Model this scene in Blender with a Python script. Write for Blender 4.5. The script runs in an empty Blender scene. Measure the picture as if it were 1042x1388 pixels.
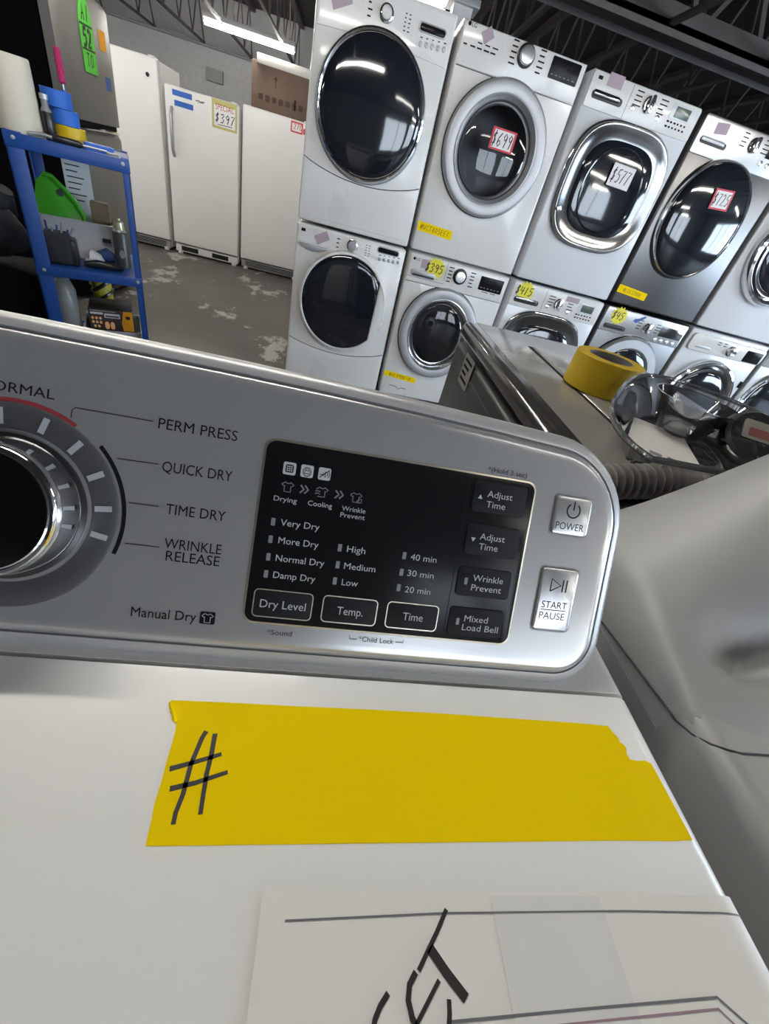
import bpy, bmesh, math, random
from mathutils import Matrix, Vector
random.seed(7)
sc = bpy.context.scene
COL = sc.collection
PI = math.pi
# ------------------------------------------------------------------ camera
cam_d = bpy.data.cameras.new('camera')
cam = bpy.data.objects.new('camera', cam_d); COL.objects.link(cam)
F_PX = 560.904
cam_d.sensor_fit = 'HORIZONTAL'; cam_d.sensor_width = 36.0; cam_d.lens = 36.0 * F_PX / 1042.0
cam_d.clip_start = 0.01; cam_d.clip_end = 60
PITCH, ROLL, YAW = 0.639656164, 0.283375387, 0.230217689
R0 = Matrix(((1, 0, 0), (0, 0, -1), (0, 1, 0)))
W2C = Matrix.Rotation(ROLL, 3, 'Z') @ Matrix.Rotation(PITCH, 3, 'X') @ R0 @ Matrix.Rotation(YAW, 3, 'Z')
right, up, back = W2C[0], -W2C[1], -W2C[2]
cam.matrix_world = Matrix(((right[0], up[0], back[0], 0), (right[1], up[1], back[1], 0), (right[2], up[2], back[2], 1.21), (0, 0, 0, 1)))
sc.camera = cam
# ------------------------------------------------------------------ world, colour management
w = bpy.data.worlds.new('world'); sc.world = w; w.use_nodes = True
w.node_tree.nodes['Background'].inputs[0].default_value = (0.75, 0.85, 1.0, 1)
w.node_tree.nodes['Background'].inputs[1].default_value = 0.4
sc.view_settings.view_transform = 'Standard'; sc.view_settings.look = 'None'
sc.view_settings.gamma = 1; sc.view_settings.use_curve_mapping = False
sc.view_settings.exposure = 1.0
sc.cycles.use_denoising = True
sc.cycles.max_bounces = 10; sc.cycles.diffuse_bounces = 5; sc.cycles.glossy_bounces = 5
sc.cycles.transparent_max_bounces = 16
sc.cycles.caustics_reflective = False; sc.cycles.caustics_refractive = False
sc.cycles.sample_clamp_indirect = 6
TUBE, PANE = 30.0, 4.5            # brightness of the lamp tubes and of the daylit window panes

# ------------------------------------------------------------------ materials
def mat(name, col, rough=0.5, metal=0.0, coat=0.0, var=0.0, scale=8.0, bump=0.0, emit=0.0, spec=0.5, stretch=None, rvar=0.0):
    m = bpy.data.materials.new(name); m.use_nodes = True
    nt = m.node_tree; b = nt.nodes['Principled BSDF']
    c = (col[0], col[1], col[2], 1)
    b.inputs['Base Color'].default_value = c
    b.inputs['Roughness'].default_value = rough
    b.inputs['Metallic'].default_value = metal
    b.inputs['Coat Weight'].default_value = coat
    b.inputs['Coat Roughness'].default_value = 0.08
    b.inputs['Specular IOR Level'].default_value = spec
    if emit:
        b.inputs['Emission Color'].default_value = c; b.inputs['Emission Strength'].default_value = emit
    if var or bump or rvar:
        tc = nt.nodes.new('ShaderNodeTexCoord'); mp = nt.nodes.new('ShaderNodeMapping')
        nt.links.new(tc.outputs['Object'], mp.inputs[0])
        if stretch: mp.inputs['Scale'].default_value = stretch
        n = nt.nodes.new('ShaderNodeTexNoise'); n.inputs['Scale'].default_value = scale; n.inputs['Detail'].default_value = 5
        nt.links.new(mp.outputs[0], n.inputs['Vector'])
        if var:
            mx = nt.nodes.new('ShaderNodeMix'); mx.data_type = 'RGBA'
            mx.inputs[6].default_value = tuple(max(0, x * (1 - var)) for x in col) + (1,)
            mx.inputs[7].default_value = tuple(min(1, x * (1 + var)) for x in col) + (1,)
            nt.links.new(n.outputs[0], mx.inputs[0]); nt.links.new(mx.outputs[2], b.inputs['Base Color'])
        if rvar:
            mr = nt.nodes.new('ShaderNodeMapRange'); mr.inputs[3].default_value = max(0, rough - rvar); mr.inputs[4].default_value = rough + rvar
            nt.links.new(n.outputs[0], mr.inputs[0]); nt.links.new(mr.outputs[0], b.inputs['Roughness'])
        if bump:
            bp = nt.nodes.new('ShaderNodeBump'); bp.inputs['Strength'].default_value = bump; bp.inputs['Distance'].default_value = 0.01
            nt.links.new(n.outputs[0], bp.inputs['Height']); nt.links.new(bp.outputs[0], b.inputs['Normal'])
    return m

def clear_mat(name, tint, gloss_rough=0.05, body=0.12, body_col=(0.6, 0.62, 0.65)):
    """clear plastic or thin glass: tinted see-through plus a fresnel sheen"""
    m = bpy.data.materials.new(name); m.use_nodes = True
    nt = m.node_tree; nt.nodes.clear()
    out = nt.nodes.new('ShaderNodeOutputMaterial'); tr = nt.nodes.new('ShaderNodeBsdfTransparent'); gl = nt.nodes.new('ShaderNodeBsdfGlossy')
    df = nt.nodes.new('ShaderNodeBsdfDiffuse'); m1 = nt.nodes.new('ShaderNodeMixShader'); m2 = nt.nodes.new('ShaderNodeMixShader'); fr = nt.nodes.new('ShaderNodeFresnel')
    tr.inputs[0].default_value = tint + (1,); df.inputs[0].default_value = body_col + (1,)
    gl.inputs['Roughness'].default_value = gloss_rough; fr.inputs[0].default_value = 1.5
    m1.inputs[0].default_value = body
    nt.links.new(tr.outputs[0], m1.inputs[1]); nt.links.new(df.outputs[0], m1.inputs[2])
    nt.links.new(fr.outputs[0], m2.inputs[0]); nt.links.new(m1.outputs[0], m2.inputs[1]); nt.links.new(gl.outputs[0], m2.inputs[2])
    nt.links.new(m2.outputs[0], out.inputs[0])
    return m

M = {}
M['white'] = mat('white_enamel', (0.78, 0.77, 0.75), 0.28, coat=0.35, var=0.02, scale=3, rvar=0.05)
M['deck'] = mat('white_deck_enamel', (0.86, 0.845, 0.82), 0.36, coat=0.15, var=0.015, scale=14, rvar=0.05, bump=0.01)
M['white2'] = mat('cool_white_enamel', (0.72, 0.74, 0.77), 0.25, coat=0.4, var=0.02, scale=3)
M['fridge_white'] = mat('fridge_white', (0.80, 0.79, 0.77), 0.38, var=0.02, scale=3, bump=0.02)
M['silver'] = mat('silver_panel_paint', (0.50, 0.495, 0.49), 0.26, metal=0.58)
M['silver_rim'] = mat('silver_rim_paint', (0.48, 0.475, 0.47), 0.36, metal=0.35)
M['silver_base'] = mat('grey_base_plastic', (0.22, 0.22, 0.225), 0.42, metal=0.2)
M['silver_body'] = mat('silver_grey_enamel', (0.40, 0.40, 0.40), 0.48, metal=0.1, coat=0.0)
M['ring_silver'] = mat('satin_silver_ring', (0.42, 0.425, 0.44), 0.4, metal=0.5)
M['ring_bright'] = mat('polished_silver_ring', (0.75, 0.76, 0.78), 0.16, metal=0.9)
M['chrome'] = mat('chrome', (0.83, 0.83, 0.84), 0.06, metal=1.0)
M['chrome_dark'] = mat('smoked_chrome', (0.20, 0.20, 0.20), 0.14, metal=1.0)
M['steel'] = mat('graphite_steel', (0.13, 0.128, 0.128), 0.30, metal=0.9, var=0.03, scale=40, stretch=(1, 1, 0.03), rvar=0.03)
M['fridge_steel'] = mat('worn_stainless', (0.20, 0.19, 0.178), 0.42, metal=0.5, var=0.06, scale=30, stretch=(1, 1, 0.05))
M['steel_lt'] = mat('stainless_steel', (0.45, 0.445, 0.44), 0.33, metal=0.85, var=0.06, scale=40, stretch=(1, 1, 0.04), rvar=0.06)
M['graphite'] = mat('graphite_enamel', (0.40, 0.385, 0.355), 0.2, metal=0.35, coat=0.4)
M['edge_reflection'] = mat('dark_reflection_edge', (0.045, 0.043, 0.040), 0.16, coat=0.6)
M['graphite_dk'] = mat('dark_graphite_side', (0.030, 0.029, 0.028), 0.4, var=0.1, scale=6)
M['black'] = mat('black_plastic', (0.012, 0.012, 0.013), 0.3)
M['black_matte'] = mat('matte_black_side', (0.003, 0.003, 0.004), 0.85, var=0.2, scale=10, spec=0.06)
M['gap'] = mat('dark_gap', (0.006, 0.006, 0.007), 0.8)
M['display'] = mat('black_display_glass', (0.010, 0.010, 0.011), 0.2, var=0.1, scale=5, spec=0.12)
M['touch'] = mat('black_touch_key', (0.014, 0.014, 0.016), 0.5, spec=0.12)
M['glass_black'] = mat('dark_door_glass', (0.010, 0.013, 0.018), 0.05, coat=0.5)
M['ink'] = mat('black_print', (0.012, 0.012, 0.013), 0.8, spec=0.05)
M['ink_grey'] = mat('grey_print', (0.03, 0.03, 0.032), 0.8, spec=0.05)
M['ink_white'] = mat('pale_grey_print', (0.50, 0.51, 0.52), 0.6)
M['ink_led'] = mat('unlit_led_window', (0.22, 0.22, 0.23), 0.4)
M['gold_line'] = mat('champagne_trim', (0.55, 0.50, 0.40), 0.3, metal=0.8)
M['red_arc'] = mat('muted_red_print', (0.30, 0.035, 0.045), 0.5)
M['dial_ring'] = mat('grey_dial_ring', (0.085, 0.085, 0.088), 0.45, metal=0.2)
M['dial_mark'] = mat('frosted_dial_mark', (0.42, 0.43, 0.44), 0.5)
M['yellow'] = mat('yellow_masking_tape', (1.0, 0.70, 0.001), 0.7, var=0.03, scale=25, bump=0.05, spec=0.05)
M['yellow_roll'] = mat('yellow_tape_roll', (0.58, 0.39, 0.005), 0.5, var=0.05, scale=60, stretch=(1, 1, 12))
M['blue_tape'] = mat('blue_masking_tape', (0.02, 0.12, 0.50), 0.6, var=0.08, scale=20)
M['cardcore'] = mat('grey_cardboard_core', (0.16, 0.15, 0.15), 0.8)
M['marker'] = mat('black_marker', (0.02, 0.015, 0.015), 0.55)
M['paper'] = mat('white_paper', (0.86, 0.84, 0.80), 0.7, var=0.02, scale=50, bump=0.01)
M['fold_shade'] = mat('shaded_paper_fold', (0.79, 0.775, 0.76), 0.7, var=0.02, scale=50)
M['paper_line'] = mat('grey_printed_rule', (0.16, 0.16, 0.17), 0.6)
M['paper_pink'] = mat('pink_printed_rule', (0.36, 0.22, 0.27), 0.6)
M['card'] = mat('white_price_card', (0.85, 0.82, 0.82), 0.55)
M['card_red'] = mat('red_card_border', (0.62, 0.04, 0.07), 0.5)
M['burst'] = mat('yellow_burst_sticker', (0.80, 0.72, 0.03), 0.5, var=0.08, scale=60)
M['mauve'] = mat('mauve_sticker', (0.42, 0.32, 0.38), 0.5)
M['shelf_blue'] = mat('blue_painted_steel', (0.009, 0.055, 0.25), 0.4, var=0.12, scale=25)
M['green_neon'] = mat('green_card', (0.10, 0.56, 0.05), 0.55, var=0.06, scale=30)
M['green_plastic'] = mat('bright_green_plastic', (0.07, 0.42, 0.03), 0.25)
M['cream'] = mat('cream_paper_towel', (0.66, 0.60, 0.48), 0.9, var=0.05, scale=60, bump=0.15)
M['pink'] = mat('magenta_bristles', (0.42, 0.02, 0.11), 0.8, var=0.2, scale=150, bump=0.5)
M['bin_white'] = mat('white_plastic_bin', (0.55, 0.56, 0.58), 0.35)
M['bag'] = mat('grey_white_bag', (0.20, 0.21, 0.205), 0.35, var=0.2, scale=14, bump=0.5)
M['dark_clutter'] = mat('dark_blue_black_cloth', (0.014, 0.016, 0.022), 0.85, var=0.5, scale=20, bump=0.4)
M['navy'] = mat('navy_cloth', (0.02, 0.045, 0.13), 0.85, var=0.2, scale=30, bump=0.3)
M['brown_bag'] = mat('brown_paper', (0.17, 0.12, 0.07), 0.8, var=0.15, scale=20, bump=0.2)
M['can_gold'] = mat('pale_gold_cap', (0.50, 0.48, 0.30), 0.3, metal=0.6)
M['can_dark'] = mat('black_can_print', (0.04, 0.04, 0.04), 0.35, var=0.3, scale=40)
M['orange'] = mat('orange_box_print', (0.80, 0.36, 0.015), 0.5)
M['box_black'] = mat('black_box_print', (0.03, 0.02, 0.022), 0.5)
M['skin_orange'] = mat('peach_box_print', (0.75, 0.40, 0.17), 0.5)
M['yellow_black'] = mat('olive_yellow_plastic', (0.40, 0.36, 0.03), 0.5)
M['cardboard'] = mat('brown_cardboard', (0.13, 0.082, 0.058), 0.85, var=0.08, scale=12)
M['cardboard_ink'] = mat('cardboard_print', (0.095, 0.056, 0.04), 0.85)
M['foam'] = mat('white_foam', (0.75, 0.72, 0.66), 0.8)
M['sign_yellow'] = mat('sign_olive_yellow', (0.55, 0.50, 0.18), 0.6)
M['sign_red'] = mat('sign_red', (0.45, 0.04, 0.03), 0.6)
M['joist'] = mat('dark_painted_steel', (0.085, 0.075, 0.07), 0.6, var=0.25, scale=12)
M['column'] = mat('pale_grey_painted_steel', (0.55, 0.56, 0.57), 0.5)
M['hose'] = mat('grey_ribbed_hose', (0.18, 0.168, 0.158), 0.45)
M['clear'] = clear_mat('clear_plastic', (0.93, 0.935, 0.94), 0.06, 0.12)
M['clear_rim'] = clear_mat('clear_plastic_rim', (0.60, 0.61, 0.63), 0.08, 0.3, (0.34, 0.35, 0.37))
M['bowl_glass'] = clear_mat('grey_bowl_glass', (0.80, 0.81, 0.83), 0.04, 0.08, (0.4, 0.41, 0.43))
M['door_clear'] = clear_mat('tinted_door_glass', (0.50, 0.51, 0.53), 0.03, 0.03, (0.1, 0.1, 0.11))
M['drum'] = mat('drum_steel', (0.08, 0.08, 0.085), 0.3, metal=0.8)
M['gasket'] = mat('grey_rubber_gasket', (0.035, 0.035, 0.037), 0.5)
M['tube'] = mat('lamp_tube', (1.0, 0.97, 0.90), 0.5, emit=TUBE)
M['tube_dim'] = mat('weak_added_tube', (1.0, 0.97, 0.90), 0.5, emit=TUBE * 0.30)  # weaker glow for the added lamp near the dryer
M['tube_strong'] = mat('strong_added_tube', (1.0, 0.97, 0.90), 0.5, emit=TUBE * 2.0)  # stronger glow for added lamps that brighten the fridges
M['pane_side'] = mat('daylit_side_pane', (0.66, 0.82, 1.0), 0.2, emit=PANE * 2)
M['pane'] = mat('daylit_pane', (0.78, 0.88, 1.0), 0.2, emit=PANE)
M['fixture'] = mat('white_fixture', (0.6, 0.6, 0.58), 0.5)
M['lcd'] = mat('green_grey_lcd', (0.10, 0.14, 0.11), 0.2)
M['lid_label'] = mat('pale_label', (0.24, 0.235, 0.21), 0.5)
M['label_red'] = mat('red_label_print', (0.22, 0.06, 0.05), 0.5)
M['blue_mark'] = mat('blue_sticker', (0.03, 0.09, 0.35), 0.4)

def floor_mat():
    m = mat('worn_concrete', (0.13, 0.115, 0.105), 0.45, bump=0.03, scale=6)
    nt = m.node_tree; b = nt.nodes['Principled BSDF']
    tc = nt.nodes.new('ShaderNodeTexCoord')
    mp = nt.nodes.new('ShaderNodeMapping'); mp.inputs['Scale'].default_value = (1.0, 0.55, 1)
    nt.links.new(tc.outputs['Object'], mp.inputs[0])
    n1 = nt.nodes.new('ShaderNodeTexNoise'); n1.inputs['Scale'].default_value = 3.0; n1.inputs['Detail'].default_value = 10; n1.inputs['Roughness'].default_value = 0.68
    n2 = nt.nodes.new('ShaderNodeTexNoise'); n2.inputs['Scale'].default_value = 1.1; n2.inputs['Detail'].default_value = 4
    nt.links.new(mp.outputs[0], n1.inputs[0]); nt.links.new(tc.outputs['Object'], n2.inputs[0])
    r1 = nt.nodes.new('ShaderNodeValToRGB'); e = r1.color_ramp.elements
    e[0].position = 0.585; e[0].color = (0, 0, 0, 1); e[1].position = 0.625; e[1].color = (1, 1, 1, 1)
    nt.links.new(n1.outputs[0], r1.inputs[0])
    r2 = nt.nodes.new('ShaderNodeValToRGB'); e = r2.color_ramp.elements
    e[0].position = 0.3; e[0].color = (0.082, 0.071, 0.064, 1); e[1].position = 0.7; e[1].color = (0.145, 0.128, 0.117, 1)
    nt.links.new(n2.outputs[0], r2.inputs[0])
    mx = nt.nodes.new('ShaderNodeMix'); mx.data_type = 'RGBA'; mx.inputs[7].default_value = (0.46, 0.44, 0.40, 1)
    nt.links.new(r1.outputs[0], mx.inputs[0]); nt.links.new(r2.outputs[0], mx.inputs[6]); nt.links.new(mx.outputs[2], b.inputs['Base Color'])
    return m
M['floor'] = floor_mat()
def wall_mat():
    m = mat('painted_block', (0.42, 0.42, 0.42), 0.8)
    nt = m.node_tree; b = nt.nodes['Principled BSDF']
    tc = nt.nodes.new('ShaderNodeTexCoord'); mp = nt.nodes.new('ShaderNodeMapping'); mp.inputs['Rotation'].default_value = (PI / 2, 0, 0)
    nt.links.new(tc.outputs['Object'], mp.inputs[0])
    br = nt.nodes.new('ShaderNodeTexBrick'); br.inputs['Scale'].default_value = 2.5; br.inputs['Mortar Size'].default_value = 0.008
    br.inputs['Color1'].default_value = (0.52, 0.52, 0.525, 1); br.inputs['Color2'].default_value = (0.55, 0.55, 0.55, 1); br.inputs['Mortar'].default_value = (0.50, 0.50, 0.50, 1)
    nt.links.new(mp.outputs[0], br.inputs[0])
    n = nt.nodes.new('ShaderNodeTexNoise'); n.inputs['Scale'].default_value = 18; n.inputs['Detail'].default_value = 8
    mx = nt.nodes.new('ShaderNodeMix'); mx.data_type = 'RGBA'; mx.blend_type = 'MULTIPLY'; mx.inputs[0].default_value = 0.25
    nt.links.new(tc.outputs['Object'], n.inputs[0]); nt.links.new(br.outputs[0], mx.inputs[6]); nt.links.new(n.outputs[0], mx.inputs[7])
    nt.links.new(mx.outputs[2], b.inputs['Base Color'])
    return m
M['wall'] = wall_mat()
M['ceiling'] = mat('dark_roof_deck', (0.045, 0.039, 0.036), 0.8, var=0.4, scale=5)
M['wall_dark'] = mat('grey_painted_wall', (0.30, 0.30, 0.30), 0.8, var=0.1, scale=4)

# ------------------------------------------------------------------ mesh building
WM = {}
def rrect(x0, y0, x1, y1, r, seg=6):
    """rounded rectangle outline, counter-clockwise; r is one radius or (bl, br, tr, tl)"""
    rs = r if isinstance(r, tuple) else (r, r, r, r)
    pts = []
    for (cx, cy, a0, k) in ((x0, y0, PI, 0), (x1, y0, 1.5 * PI, 1), (x1, y1, 0, 2), (x0, y1, 0.5 * PI, 3)):
        q = max(rs[k], 1e-5); sx = 1 if k in (0, 3) else -1; sy = 1 if k in (0, 1) else -1
        ccx, ccy = cx + sx * q, cy + sy * q
        for i in range(seg + 1):
            a = a0 + 0.5 * PI * i / seg
            pts.append((ccx + q * math.cos(a), ccy + q * math.sin(a)))
    return pts
def superell(cx, cy, rx, ry, n=2.0, N=72):
    out = []
    for i in range(N):
        a = 2 * PI * i / N; c, s = math.cos(a), math.sin(a)
        out.append((cx + rx * math.copysign(abs(c) ** (2 / n), c), cy + ry * math.copysign(abs(s) ** (2 / n), s)))
    return out

class MB:
    def __init__(self, T=None):
        self.bm = bmesh.new(); self.mats = []; self.T = T or Matrix()
    def mi(self, m):
        m = M[m] if isinstance(m, str) else m
        if m not in self.mats: self.mats.append(m)
        return self.mats.index(m)
    def v(self, p): return self.bm.verts.new(self.T @ Vector(p))
    def face(self, vs, m):
        try:
            f = self.bm.faces.new(vs); f.material_index = self.mi(m); return f
        except ValueError: return None
    def merge(self, b2, m, X=None):
        k = self.mi(m); mp = {}
        X = self.T @ X if X else self.T
        for q in b2.verts: mp[q] = self.bm.verts.new(X @ q.co)
        for f in b2.faces:
            g = self.bm.faces.new([mp[q] for q in f.verts]); g.material_index = k
        b2.free(); return self
    def box(self, lo, hi, m, bevel=0.0, seg=2, X=None, skip=None):
        b = bmesh.new(); bmesh.ops.create_cube(b, size=1)
        for q in b.verts:
            q.co = Vector([lo[i] + (q.co[i] + 0.5) * (hi[i] - lo[i]) for i in range(3)])
        if bevel: bmesh.ops.bevel(b, geom=[e for e in b.edges if not (skip and skip((e.verts[0].co + e.verts[1].co) / 2))], offset=bevel, segments=seg, affect='EDGES', profile=0.5, clamp_overlap=True)
        return self.merge(b, m, X)
    def loft(self, rings, mats, cap0=None, cap1=None, closed=True):
        R = [[self.v(p) for p in r] for r in rings]
        n = len(R[0])
        for i in range(len(R) - 1):
            mm = mats[min(i, len(mats) - 1)] if isinstance(mats, (list, tuple)) else mats
            for j in range(n if closed else n - 1):
                self.face([R[i][j], R[i][(j + 1) % n], R[i + 1][(j + 1) % n], R[i + 1][j]], mm)
        if cap0: self.face(R[0][::-1], cap0)
        if cap1: self.face(R[-1], cap1)
        return self
    def prism(self, pts, z0, z1, m, bevel=0.0, side=None):
        """outline in local xy, extruded z0..z1, with a chamfer of `bevel` at the z1 rim"""
        cx = sum(p[0] for p in pts) / len(pts); cy = sum(p[1] for p in pts) / len(pts)
        w_ = max(p[0] for p in pts) - min(p[0] for p in pts); h_ = max(p[1] for p in pts) - min(p[1] for p in pts)
        def ring(z, ins):
            kx = 1 - 2 * ins / w_; ky = 1 - 2 * ins / h_
            return [(cx + (p[0] - cx) * kx, cy + (p[1] - cy) * ky, z) for p in pts]
        if bevel:
            s = 1 if z1 > z0 else -1
            rings = [ring(z0, 0), ring(z1 - s * bevel, 0), ring(z1 - s * bevel * 0.3, bevel * 0.3), ring(z1, bevel)]
        else: rings = [ring(z0, 0), ring(z1, 0)]
        return self.loft(rings, side or m, side or m, m)
    def lathe(self, prof, m, seg=40, X=None, cap=True):
        """prof: (radius, z) pairs about local z; m one material or a list per band"""
        old = self.T
        if X: self.T = self.T @ X
        rings = [[(r * math.cos(2 * PI * k / seg), r * math.sin(2 * PI * k / seg), z) for k in range(seg)] for r, z in prof]
        m0 = m[0] if isinstance(m, (list, tuple)) else m; m1 = m[-1] if isinstance(m, (list, tuple)) else m
        self.loft(rings, m, m0 if cap and prof[0][0] > 1e-4 else None, m1 if cap and prof[-1][0] > 1e-4 else None)
        self.T = old; return self
    def tube(self, pts, r, m, seg=8, closed=False, radii=None):
        pts = [Vector(p) for p in pts]; n = len(pts); rings = []; nrm = None
        for i in range(n):
            a = pts[(i - 1) % n] if (closed or i > 0) else pts[i]; b = pts[(i + 1) % n] if (closed or i < n - 1) else pts[i]
            t = (b - a).normalized()
            if nrm is None:
                nrm = t.orthogonal().normalized()
            nrm = (nrm - t * nrm.dot(t)).normalized(); bn = t.cross(nrm)
            rr = radii[i] if radii else r
            rings.append([pts[i] + nrm * rr * math.cos(2 * PI * k / seg) + bn * rr * math.sin(2 * PI * k / seg) for k in range(seg)])
        if closed: rings.append(rings[0]); return self.loft(rings, m)
        return self.loft(rings, m, m, m)
    def bar(self, a, b, wx, m):
        return self.tube([a, b], wx, m, seg=4)
    def poly(self, pts, z, m):
        return self.face([self.v((p[0], p[1], z)) for p in pts], m)
    def ribbon(self, pts, wd, z, m, taper=1.0):
        """a flat stroke in the local xy plane"""
        n = len(pts); L = []; R = []
        for i in range(n):
            a = Vector(pts[max(i - 1, 0)]); b = Vector(pts[min(i + 1, n - 1)]); t = (b - a)
            if t.length < 1e-9: t = Vector((1, 0))
            t.normalize(); nn = Vector((-t.y, t.x)); k = wd * 0.5 * (1 + (taper - 1) * i / max(n - 1, 1))
            p = Vector(pts[i]); L.append(self.v((p.x + nn.x * k, p.y + nn.y * k, z))); R.append(self.v((p.x - nn.x * k, p.y - nn.y * k, z)))
        for i in range(n - 1): self.face([L[i], R[i], R[i + 1], L[i + 1]], m)
        return self
    def text(self, s, x, y, cap, z, m, width=None, align='L', shear=0.0):
        """printed letters in the local xy plane: left (or centre) x, vertical middle of the capitals y, capital height"""
        cu = bpy.data.curves.new('t', 'FONT'); cu.body = s; cu.size = 1.0; cu.resolution_u = 3; cu.shear = shear
        ob = bpy.data.objects.new('t', cu); COL.objects.link(ob)
        bpy.context.view_layer.update()
        me = bpy.data.meshes.new_from_object(ob.evaluated_get(bpy.context.evaluated_depsgraph_get()))
        bpy.data.objects.remove(ob); bpy.data.curves.remove(cu)
        if not me.vertices: return self
        xs = [q.co.x for q in me.vertices]; x0, x1 = min(xs), max(xs)
        ky = cap / 0.727; kx = (width / (x1 - x0)) if width else ky
        ox = x - x0 * kx if align == 'L' else x - 0.5 * (x0 + x1) * kx
        k = self.mi(m); vs = [self.v((q.co.x * kx + ox, q.co.y * ky + y - cap * 0.5, z)) for q in me.vertices]
        for p in me.polygons:
            try:
                f = self.bm.faces.new([vs[i] for i in p.vertices]); f.material_index = k
            except ValueError: pass
        bpy.data.meshes.remove(me); return self
    def hand(self, s, x, y, h, z, m, wd=0.1, adv=0.72, slant=0.18, wx=0.62):
        """handwritten strokes; x,y is the lower left corner"""
        for ch in s:
            for st in STROKES.get(ch, []):
                self.ribbon([(x + (px + slant * py) * h * wx, y + py * h) for px, py in st], wd * h, z, m)
            x += h * adv
        return self
    def build(self, name, parent=None, sharp=38, recalc=True):
        if recalc: bmesh.ops.recalc_face_normals(self.bm, faces=self.bm.faces[:])
        if parent: inv = WM[parent.name].inverted()
        else:
            co = [q.co for q in self.bm.verts]
            base = Vector((0.5 * (min(c.x for c in co) + max(c.x for c in co)), 0.5 * (min(c.y for c in co) + max(c.y for c in co)), min(c.z for c in co)))
            inv = Matrix.Translation(-base)
        for q in self.bm.verts: q.co = inv @ q.co
        me = bpy.data.meshes.new(name); self.bm.to_mesh(me); self.bm.free()
        for mm in self.mats: me.materials.append(mm)
        me.polygons.foreach_set('use_smooth', [True] * len(me.polygons))
        me.set_sharp_from_angle(angle=math.radians(sharp))
        o = bpy.data.objects.new(name, me); COL.objects.link(o)
        if parent: o.parent = parent; WM[o.name] = WM[parent.name]
        else: o.location = base; WM[o.name] = Matrix.Translation(base)
        return o

_v = lambda *a: a
STROKES = {
 '0': [[(.5, 1), (.15, .8), (.1, .4), (.35, 0), (.75, .15), (.85, .6), (.5, 1)]],
 '1': [[(.5, 1), (.45, .5), (.4, 0)]],
 '2': [[(.1, .8), (.4, 1), (.75, .8), (.6, .45), (.1, 0), (.85, .05)]],
 '3': [[(.1, .9), (.6, 1), (.75, .75), (.35, .55), (.8, .35), (.6, .03), (.1, .05)]],
 '4': [[(.2, 1), (.1, .45), (.85, .5)], [(.7, .95), (.6, 0)]],
 '5': [[(.85, 1), (.25, .97), (.2, .6), (.7, .6), (.8, .25), (.45, 0), (.1, .08)]],
 '6': [[(.7, 1), (.2, .6), (.1, .2), (.4, 0), (.75, .2), (.55, .45), (.15, .3)]],
 '7': [[(.1, .95), (.85, .98), (.5, .5), (.3, 0)]],
 '8': [[(.5, .55), (.2, .8), (.5, 1), (.75, .8), (.5, .55), (.15, .25), (.45, 0), (.8, .25), (.5, .55)]],
 '9': [[(.8, .7), (.4, .5), (.15, .75), (.45, 1), (.8, .8), (.7, .4), (.55, 0)]],
 '$': [[(.8, .85), (.4, .9), (.2, .7), (.7, .4), (.6, .15), (.1, .15)], [(.5, 1.1), (.4, -.1)]],
 '#': [[(.35, 1), (.15, 0)], [(.75, 1), (.55, 0)], [(.0, .65), (.95, .75)], [(.0, .3), (.9, .4)]],
 '-': [[(.1, .5), (.8, .5)]],
 'A': [[(.1, 0), (.45, 1), (.8, 0)], [(.2, .4), (.75, .4)]],
 'B': [[(.1, 0), (.15, 1), (.7, .85), (.2, .55), (.8, .3), (.1, 0)]],
 'C': [[(.85, .85), (.5, 1), (.1, .5), (.4, 0), (.85, .15)]],
 'D': [[(.1, 0), (.15, 1), (.75, .8), (.8, .3), (.1, 0)]],
 'E': [[(.8, 1), (.15, .98), (.1, 0), (.8, .02)], [(.12, .5), (.65, .52)]],
 'K': [[(.15, 1), (.1, 0)], [(.8, 1), (.15, .45), (.8, 0)]],
 'L': [[(.2, 1), (.1, 0), (.75, .02)]],
 'N': [[(.1, 0), (.15, 1), (.75, 0), (.8, 1)]],
 'R': [[(.1, 0), (.15, 1), (.75, .85), (.2, .5), (.8, 0)]],
 'S': [[(.8, .85), (.4, 1), (.15, .75), (.75, .35), (.5, 0), (.1, .12)]],
 'T': [[(.0, 1), (.9, .97)], [(.45, .98), (.4, 0)]],
 'U': [[(.1, 1), (.15, .2), (.45, 0), (.75, .2), (.8, 1)]],
 'W': [[(.0, 1), (.2, 0), (.45, .7), (.65, 0), (.95, 1)]],
 'O': [[(.5, 1), (.15, .8), (.1, .4), (.35, 0), (.75, .15), (.85, .6), (.5, 1)]],
 'F': [[(.8, 1), (.15, .98), (.1, 0)], [(.12, .5), (.65, .52)]],
}
def tag(o, label, cat, group=None):
    o['label'] = label; o['category'] = cat
    if group: o['group'] = group
    return o
def struct(o): o['kind'] = 'structure'; return o
def thing(name, label, cat, loc, group=None, rot=None):
    o = bpy.data.objects.new(name, None); COL.objects.link(o)
    o.empty_display_size = 0.05
    X = Matrix.Translation(Vector(loc)) @ (rot.to_4x4() if rot else Matrix())
    o.matrix_world = X; WM[o.name] = X
    return tag(o, label, cat, group)
def frame(O, X, Y, Z=None):
    X = Vector(X).normalized(); Y = Vector(Y).normalized(); Z = Vector(Z) if Z else X.cross(Y)
    m = Matrix((X, Y, Z)).transposed().to_4x4(); m.translation = Vector(O); return m
def wallframe(x, y, z):
    """local x right, local y up, local z towards the camera (-y)"""
    return frame((x, y, z), (1, 0, 0), (0, 0, 1))
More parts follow.
